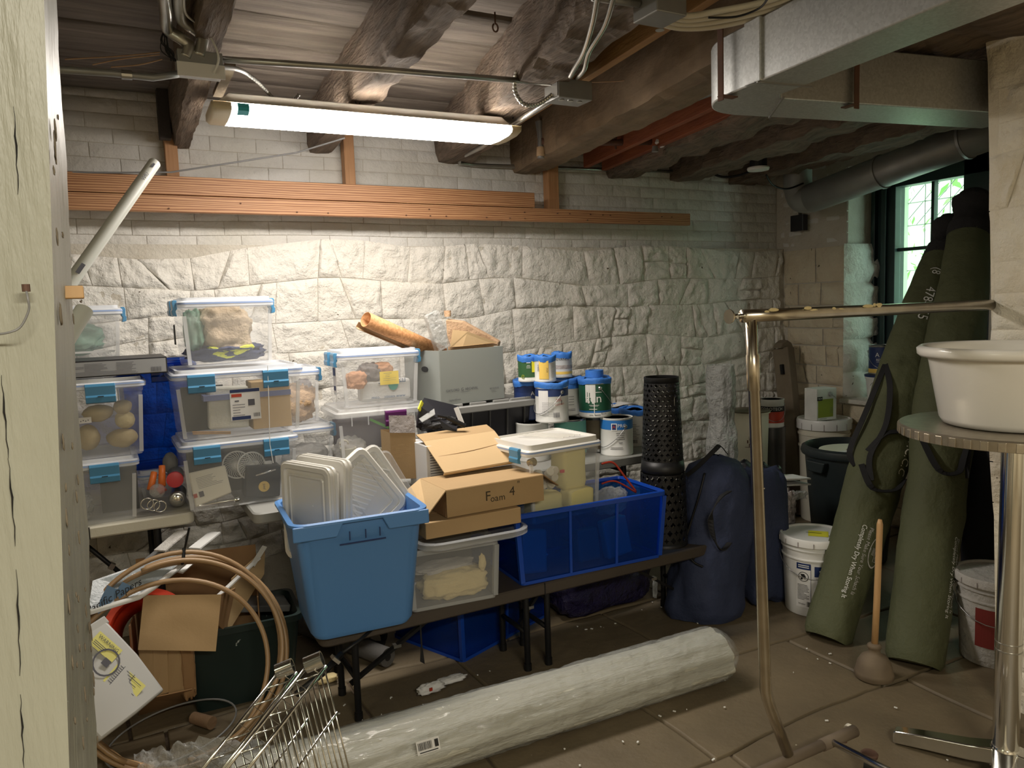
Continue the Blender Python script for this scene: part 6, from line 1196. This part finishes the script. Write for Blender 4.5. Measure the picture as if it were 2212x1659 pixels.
for i, (x0, x1) in enumerate(((300, 330), (330, 362), (362, 388), (388, 420))):
    MB().loft([[at(x0, 1400, Y=2.98-.02*(i % 2)), at(x1, 1398, Y=2.98-.02*((i+1) % 2)), at(x1+3, 1500-4*i, Y=2.96), at(x0+2, 1510-4*i, Y=2.96)], [at(x0, 1400, Y=3.02), at(x1, 1398, Y=3.02), at(x1+3, 1500-4*i, Y=3.02), at(x0+2, 1510-4*i, Y=3.02)]], True, True).build('cardboard_fold', CARD, kb2, bev=.002)
MB().blob(at(405, 1440, Y=2.97), (.05, .03, .24), 71, .3, 3, 3).build('torn_edge', CARDD, kb2, smooth='all')
MB().add([at(305, 1512, Y=2.94), at(415, 1488, Y=2.94), at(405, 1515, Z=.004), at(300, 1545, Z=.004)], [(0, 1, 2, 3)]).build('bottom_flap', CARDD, kb2, solid=.004)
# red-orange curved plastic
rp2 = thing('red_tub', 'red-orange curved plastic tub between the grey bin and the cardboard box', 'tub', at(318, 1362, Y=3.08), 0, rot=(R(60), R(-15), 0))
MB().lathe([(.10, -.10), (.125, -.02), (.15, 0), (.152, .012), (.13, .014), (.12, .0)], n=40, cap0=False, cap1=False).build('tub_body', REDO, rp2, smooth=True, solid=.003)
# grey-white bin lying tilted with yellow sticker
q0, q1, q2, q3 = at(225, 1335, Y=2.72), at(357, 1492, Y=2.66), at(215, 1605, Y=2.52), at(60, 1440, Y=2.60)
u_ = (q1-q0); v_ = (q3-q0); n_ = u_.cross(v_).normalized(); n_ = n_ if n_.dot(CAM-q0) > 0 else -n_
gb2 = thing('grey_bin', 'pale grey plastic bin tipped over, with a yellow instruction sticker', 'bin', (0, 0, 0)); back = -n_*.22
def qd(s, off, k=0): c = (q0+q1+q2+q3)/4; return [c+(p-c)*s+off for p in (q0, q0.lerp(q1, .5)+n_*.02, q1, q1.lerp(q2, .5)+n_*.02, q2, q2.lerp(q3, .5), q3, q3.lerp(q0, .5))]
MB().loft([qd(.90, back), qd(1.0, -n_*.03), qd(.985, -n_*.005), qd(.95, n_*.012), qd(.6, n_*.022)], True, True).build('bin_body', GBIN, gb2, smooth=True, bev=.006)
MB().loft([[p+n_*.0+v for v in (Vector((0, 0, 0)),)][0] for p in ()] or [[q0-u_*.02, q0+u_*.08, q0+u_*.08+v_*.6, q0-u_*.02+v_*.6], [q0-u_*.02+n_*.014, q0+u_*.06+n_*.014, q0+u_*.06+v_*.6+n_*.014, q0-u_*.02+v_*.6+n_*.014]], True, True).build('bin_rim', GBIN, gb2, bev=.003)
o_ = at(247, 1440, Y=2.6); e_u = (at(285, 1475, Y=2.6)-at(205, 1398, Y=2.6)).normalized(); e_v = (at(268, 1420, Y=2.6)-at(228, 1462, Y=2.6)).normalized()
fc = (q0+q1+q2+q3)/4+n_*.024; dd_ = at(245, 1440, Y=2)-CAM; tt_ = (fc-CAM).dot(n_)/dd_.dot(n_); oc = CAM+dd_*tt_; uu_ = (e_u-n_*e_u.dot(n_)).normalized(); vv_ = (e_v-n_*e_v.dot(n_)-uu_*e_v.dot(uu_)).normalized()
sm = lambda a, b, h=0: oc+uu_*(a*1.35)+vv_*(b*1.35)+n_*(h+.001)
letters(gb2, sm, [('|', .045, -.012, .085, .05), ('|', -.045, .02, .07, .035)], mat('pale_yellow', (.72, .68, .22), .5), 'yellow_sticker', .004)
q = MB()
for k in range(20): g = lambda t, r_: sm(-.02+r_*math.cos(t), -.005+r_*math.sin(t), .006); q.add([g(k*PI/10, .031), g((k+1)*PI/10, .031), g((k+1)*PI/10, .027), g(k*PI/10, .027)], [(0, 1, 2, 3)])
q.build('sticker_ring', INKG, gb2)
letters(gb2, sm, [('WARNING', -.045, .028, .012), ('|', -.02, -.005, .018, .016)]+micro(.045, .01, .07, 9, .005, .0014, 8)+micro(-.05, .016, .05, 3, .004, .0014, 9)+[('|', .02, -.01, .0014, .05), ('|', .05, -.01, .0014, .05)], INKG, 'small_print', .006)
# clear tray with paper company lettering
A0, A1_, A2_, A3_ = at(185, 1330, Y=2.80), at(395, 1240, Y=3.0), at(470, 1155, Y=3.15), at(250, 1190, Y=3.12)
cl = thing('clear_tray', 'clear plastic-fronted sign with Papers lettering and a white frame edge', 'sign', (0, 0, 0))
MB().tube([at(195, 1322, Y=2.80), at(300, 1290, Y=2.88), at(330, 1270, Y=2.9), at(400, 1215, Y=2.98)], .010, 8).build('white_frame', WPL, cl, smooth='all')
MB().add([at(190, 1320, Y=2.81), at(300, 1285, Y=2.89), at(400, 1212, Y=2.99), at(370, 1195, Y=3.05), at(200, 1255, Y=2.9)], [(0, 1, 2, 3, 4)]).build('front_sheet', mat('sign_sheet', (.30, .33, .34), .3, bs=12, bd=.01), cl, solid=.003)
o_ = at(248, 1277, Y=2.855); uu2 = (at(296, 1255, Y=2.88)-at(200, 1308, Y=2.80)).normalized(); vv2 = Vector((-uu2.z, 0, uu2.x)).normalized(); n2 = uu2.cross(vv2); n2 = n2 if n2.dot(CAM-o_) > 0 else -n2
letters(cl, lambda a, b, h=0: o_+uu2*(a+.22*b)+vv2*b+n2*(.012+h), [('Georgia-Pacific Papers', -.075, -.010, .037)], INK)
MB().add([o_+uu2*a+vv2*b+n2*.010 for a, b in ((-.06, .0), (-.02, .035), (.0, .01), (.03, -.01), (-.08, -.04))], [(0, 1, 2, 3, 4)]).add([o_+uu2*a+vv2*b+n2*.009 for a, b in ((.0, .0), (.03, .02), (.06, -.02), (.0, -.03))], [(0, 1, 2, 3)]).build('blue_mountain', mat('sign_blue', (.10, .17, .26), .5), cl)
tag(MB().add([at(395, 1238, Y=3.0), at(445, 1195, Y=3.06), at(438, 1190, Y=3.06), at(330, 1210, Y=3.05), at(345, 1225, Y=3.03)], [(0, 1, 2, 3, 4)]).build('white_tray', WPL, solid=.012), 'second white plastic tray edge above the sign', 'tray')
for k, (a, b) in enumerate((((300, 1230), (392, 1150)), ((345, 1190), (395, 1147)), ((420, 1185), (465, 1150)))):
    tag(MB().bar(at(*a, Y=3.1), at(*b, Y=3.2), .05, .006).build('plastic_strip', (GREYP, LGC, WPL)[k]), ('dim grey', 'pale crumpled', 'white')[k]+' plastic strip leaning under the left table', 'strip', 'strips under the left table')
tag(MB().box(at(560, 1300, Y=3.22), (.22, .18, .03), Matrix.Rotation(.2, 3, 'Y')).build('dim_lid', GREYP, bev=.006), 'dim grey lid on the green tote, behind the brown tubing', 'lid')
# coil of brown tubing tied with black zip ties
ct = thing('tubing_coil', 'loose coil of brown plastic tubing held by black zip ties', 'tubing', at(405, 1425, Y=2.80), 0)
U, V = Vector((1, .06, -.03)).normalized()*1.04, Vector((.02, .42, .90)).normalized()*1.06
rings = [((0, 0), .338, .332), ((-.012, -.012), .345, .325), ((-.015, .006), .325, .335), ((-.06, -.045), .315, .295), ((-.02, .0), .32, .31)]
for i, ((ox, oy), ra2, rb2) in enumerate(rings):
    n_k = 60; a_0, a_1 = ((-1.9, 4.2), (-1.7, 4.3), (-1.9, 4.1), (-1.5, 3.6), (-1.6, 1.9))[i]
    pts = [U*(ox+ra2*math.cos(a_0+(a_1-a_0)*k/n_k))+V*(oy+rb2*math.sin(a_0+(a_1-a_0)*k/n_k)+.01)+U.cross(V)*(.02*i-.03+.015*math.sin(3*k/n_k*PI+i)) for k in range(n_k+1)]
    MB().tube(pts, .0088, 10).build('tubing_turn', COIL, ct, smooth='all')
pz = U*.01+V*.345
MB().tube([pz+Vector((.0, -.01, -.03)), pz+Vector((.004, -.035, .0)), pz+Vector((.01, -.02, .03))], .006, 6).tube([pz+Vector((.01, -.02, .02)), pz+Vector((.03, -.05, .11))], .004, 6).build('zip_tie', BLACKM, ct)
# black hoop, cork roll, film sheet, pipes
hp = at(375, 1600, Z=.02); tag(MB().tube([hp+Vector((.215*math.cos(t), .16*math.sin(t)+.02, .02+.03*math.sin(t+1))) for t in [k*PI/24 for k in range(48)]], .0035, 8, cyc=True).build('wire_hoop', GREYP, smooth='all'), 'thin dark wire hoop lying on the floor at the lower left', 'hoop')
tag(MB().tube([at(418, 1550, Z=.03), at(458, 1562, Z=.03)], .021, 18, rs=[.021, .023]).build('foam_plug', CORK, smooth=True), 'short brown foam cylinder lying inside the wire hoop', 'plug')
def sheet(u, v): p = at(290+300*u, 1640-34*math.sin(u*2.5)-8+70*v, Z=.02+.09*math.sin(PI*u)*(1-v)); return p+Vector((0, 0, .035*noise.fractal(Vector((u*6, v*4, 3)), .7, 2.2, 4)))
tag(MB().grid(sheet, 60, 24).build('plastic_sheet', FILM2, smooth='all'), 'crinkled clear plastic sheet at the bottom edge by the wire shelves', 'plastic sheet')
tag(MB().tube([at(205, 1600, Z=.03), at(262, 1645, Z=.03), at(330, 1662, Z=.03)], .012, 8).build('wood_dowel', HANDLEW, smooth='all'), 'brown dowel end at the lower left beside the post', 'dowel')
# wire shelves leaning at the bottom
def wshelf(label, r0, dirpx, wires, Y0, group='chrome wire shelves'):
    t = thing('wire_shelf', label, 'shelf', (0, 0, 0), 0, group); A = at(*r0, Y=Y0); Bp = at(r0[0]+dirpx[0], r0[1]+dirpx[1], Y=Y0-.12)
    d = Bp-A; sd = Vector((.5, -.1, -.10)).normalized()*.034
    MB().tube([A, Bp], .0032, 8).tube([A+sd, Bp+sd], .0032, 8).build('edge_rod', CHROME, t, smooth='all')
    q = MB(); N = 15; pts = []
    for i in range(N+1): pts.append(A+d*(i/N)+(sd if i % 2 else Vector((0, 0, 0))))
    q.tube(pts, .0022, 6); q.build('zigzag_rod', CHROME, t, smooth='all')
    dn = at(r0[0]+58, r0[1]+240, Y=Y0-.05)-A
    for i in range(wires): f = .02+.96*i/wires; s = A+sd+d*f; MB().tube([s, s+dn*1.35], .0016, 6).build('shelf_wire', CHROME, t, smooth='all')
    for f in (.42, .98): s = A+sd+dn*f; MB().tube([s, s+d], .0024, 6).build('cross_rod', CHROME, t, smooth='all')
    o = MB().lathe([(.012, -.016), (.0145, -.016), (.0145, .016), (.012, .016), (.012, -.016)], n=24, cap0=False, cap1=False).build('corner_collar', CHROME, t, smooth=True); o.matrix_world = Matrix.Translation(A+Vector((.012, 0, .004))) @ Matrix.Rotation(1.25, 4, 'Y') @ Matrix.Rotation(.3, 4, 'X')
    return t, A, dn, sd
wshelf('nearer chrome wire shelf standing on edge at the bottom, the right one', (664, 1438), (-235, 300), 22, 1.36)
wshelf('farther chrome wire shelf standing on edge at the bottom, the left one', (602, 1452), (-235, 300), 14, 1.46)
# ---- white tubes beside the post
pv = thing('white_tube', 'long white plastic tube slanting up from behind the post', 'tube', (0, 0, 0), 0, 'white plastic tubes'); a, b = at(334, 352, Y=2.95), at(60, 742, Y=2.55); b = a+(b-a)*(a.z/(a.z-b.z))*.99
MB().tube([a, b], .020, 20).build('tube_body', TUBEW, pv, smooth=True); MB().tube([a, a+(a-b).normalized()*.001], .017, 20).build('tube_bore', FOLDER, pv)
dt = (b-a).normalized(); nt_ = (CAM-a); nt_ = (nt_-dt*nt_.dot(dt)).normalized(); st = dt.cross(nt_); st = -st if st.dot(UP) < 0 else st
letters(pv, lambda x, y, h=0: a+dt*(.10+x)+nt_*(.0205+h)+st*y, [('UNV', -.01, 0, .018), ('|', -.07, 0, .02, .007), ('|', -.07, 0, .02, .003), ('|', .43, 0, .04, .012)], INKG)
pv2 = thing('white_tube', 'short white plastic tube end poking out beside the post', 'tube', (0, 0, 0), 0, 'white plastic tubes'); a, b = at(182, 670, Y=1.9), at(60, 865, Y=1.75); b = a+(b-a)*(a.z/(a.z-b.z))*.99
MB().tube([a, b], .0185, 20).build('tube_body', TUBEW, pv2, smooth=True); MB().tube([a, a+(a-b).normalized()*.001], .015, 20).build('tube_bore', GREYC, pv2)
# ---- painted timber post in front
po = thing('timber_post', 'thick cream-green painted timber post in the left foreground', 'post', (0, 0, 0)); YA, YB = .50, .74
fa, fb2, ga, gb_ = at(95, 0, Y=YA), at(150, 1659, Y=YA), at(119, 0, Y=YB), at(213, 1659, Y=YB)
def ex(p, q, z): t = (z-p.z)/(q.z-p.z); return p+(q-p)*t
q = MB(); NZ = 120; loops = []
for i in range(NZ+1):
    z = 2.5*i/NZ; F_ = ex(fa, fb2, z); G_ = ex(ga, gb_, z); L = []
    for k in range(14): tt = k/13; p = Vector((F_.x-.30*(1-tt), YA, z)); L.append(p+Vector((0, -.004*noise.fractal(Vector((p.x*9, z*2, 1)), .8, 2, 3), 0)))
    for k in range(1, 12): tt = k/11; p = F_.lerp(G_, tt); p.y = YA+(YB-YA)*tt; L.append(Vector((p.x+.004*noise.fractal(Vector((p.y*10, z*4, 5)), .8, 2.2, 4), p.y, z)))
    L.append(Vector((F_.x-.30, YB, z))); loops.append(L)
q.loft(loops, True, True).build('post_body', POSTP, po, smooth=True)
for (x0, y0, x1, y1) in ((3, 810, 18, 990), (18, 990, 34, 1180), (36, 1230, 44, 1460), (44, 1500, 52, 1659), (30, 230, 40, 420)):
    n_ = 9; pts = [at(x0+(x1-x0)*k/n_+1.5*math.sin(k*2.1+x0), y0+(y1-y0)*k/n_, Y=YA-.0006) for k in range(n_+1)]; q = MB(); q.tube(pts, .0008, 5, rs=[.0001+.0003*math.sin(PI*k/n_)*(1+.6*math.sin(k*5)) for k in range(n_+1)]); q.build('long_crack', BLACKM, po)
q = MB(); rs = random.Random(9)
for i in range(46):
    y = rs.choice([rs.uniform(250, 700), rs.uniform(900, 1650), rs.uniform(1250, 1650)]); tt = rs.uniform(.05, .95); F_ = at(95+55*y/1659, y, Y=YA); G_ = at(119+94*y/1659, y, Y=YB); p = F_.lerp(G_, tt)
    q.blob(p+Vector((.0015, 0, 0)), (.0012, rs.uniform(.002, .004), rs.uniform(.003, .014)), i, .4, 3, 2.2, 10, 8)
q.build('paint_chip', WOODB, po, smooth='all', kind='stuff')
MB().box(at(139, 632, Y=.62)+Vector((.004, 0, 0)), (.016, .014, .009)).build('wood_plug', HANDLEW, po, bev=.001); MB().tube([at(146, 632, Y=.62), at(160, 632, Y=.62)], .0008, 6).build('screw', STEEL, po)
MB().tube(smooth([at(57, 630, Y=.485), at(60, 645, Y=.482), at(62, 670, Y=.484), at(45, 705, Y=.486), at(20, 718, Y=.486), at(-20, 724, Y=.49)]), .0006, 6).build('nail_wire', GREYP, po, smooth='all'); MB().lathe([(.002, 0), (.002, .004)], at(57, 630, Y=.49), 10).build('nail', IRON, po)
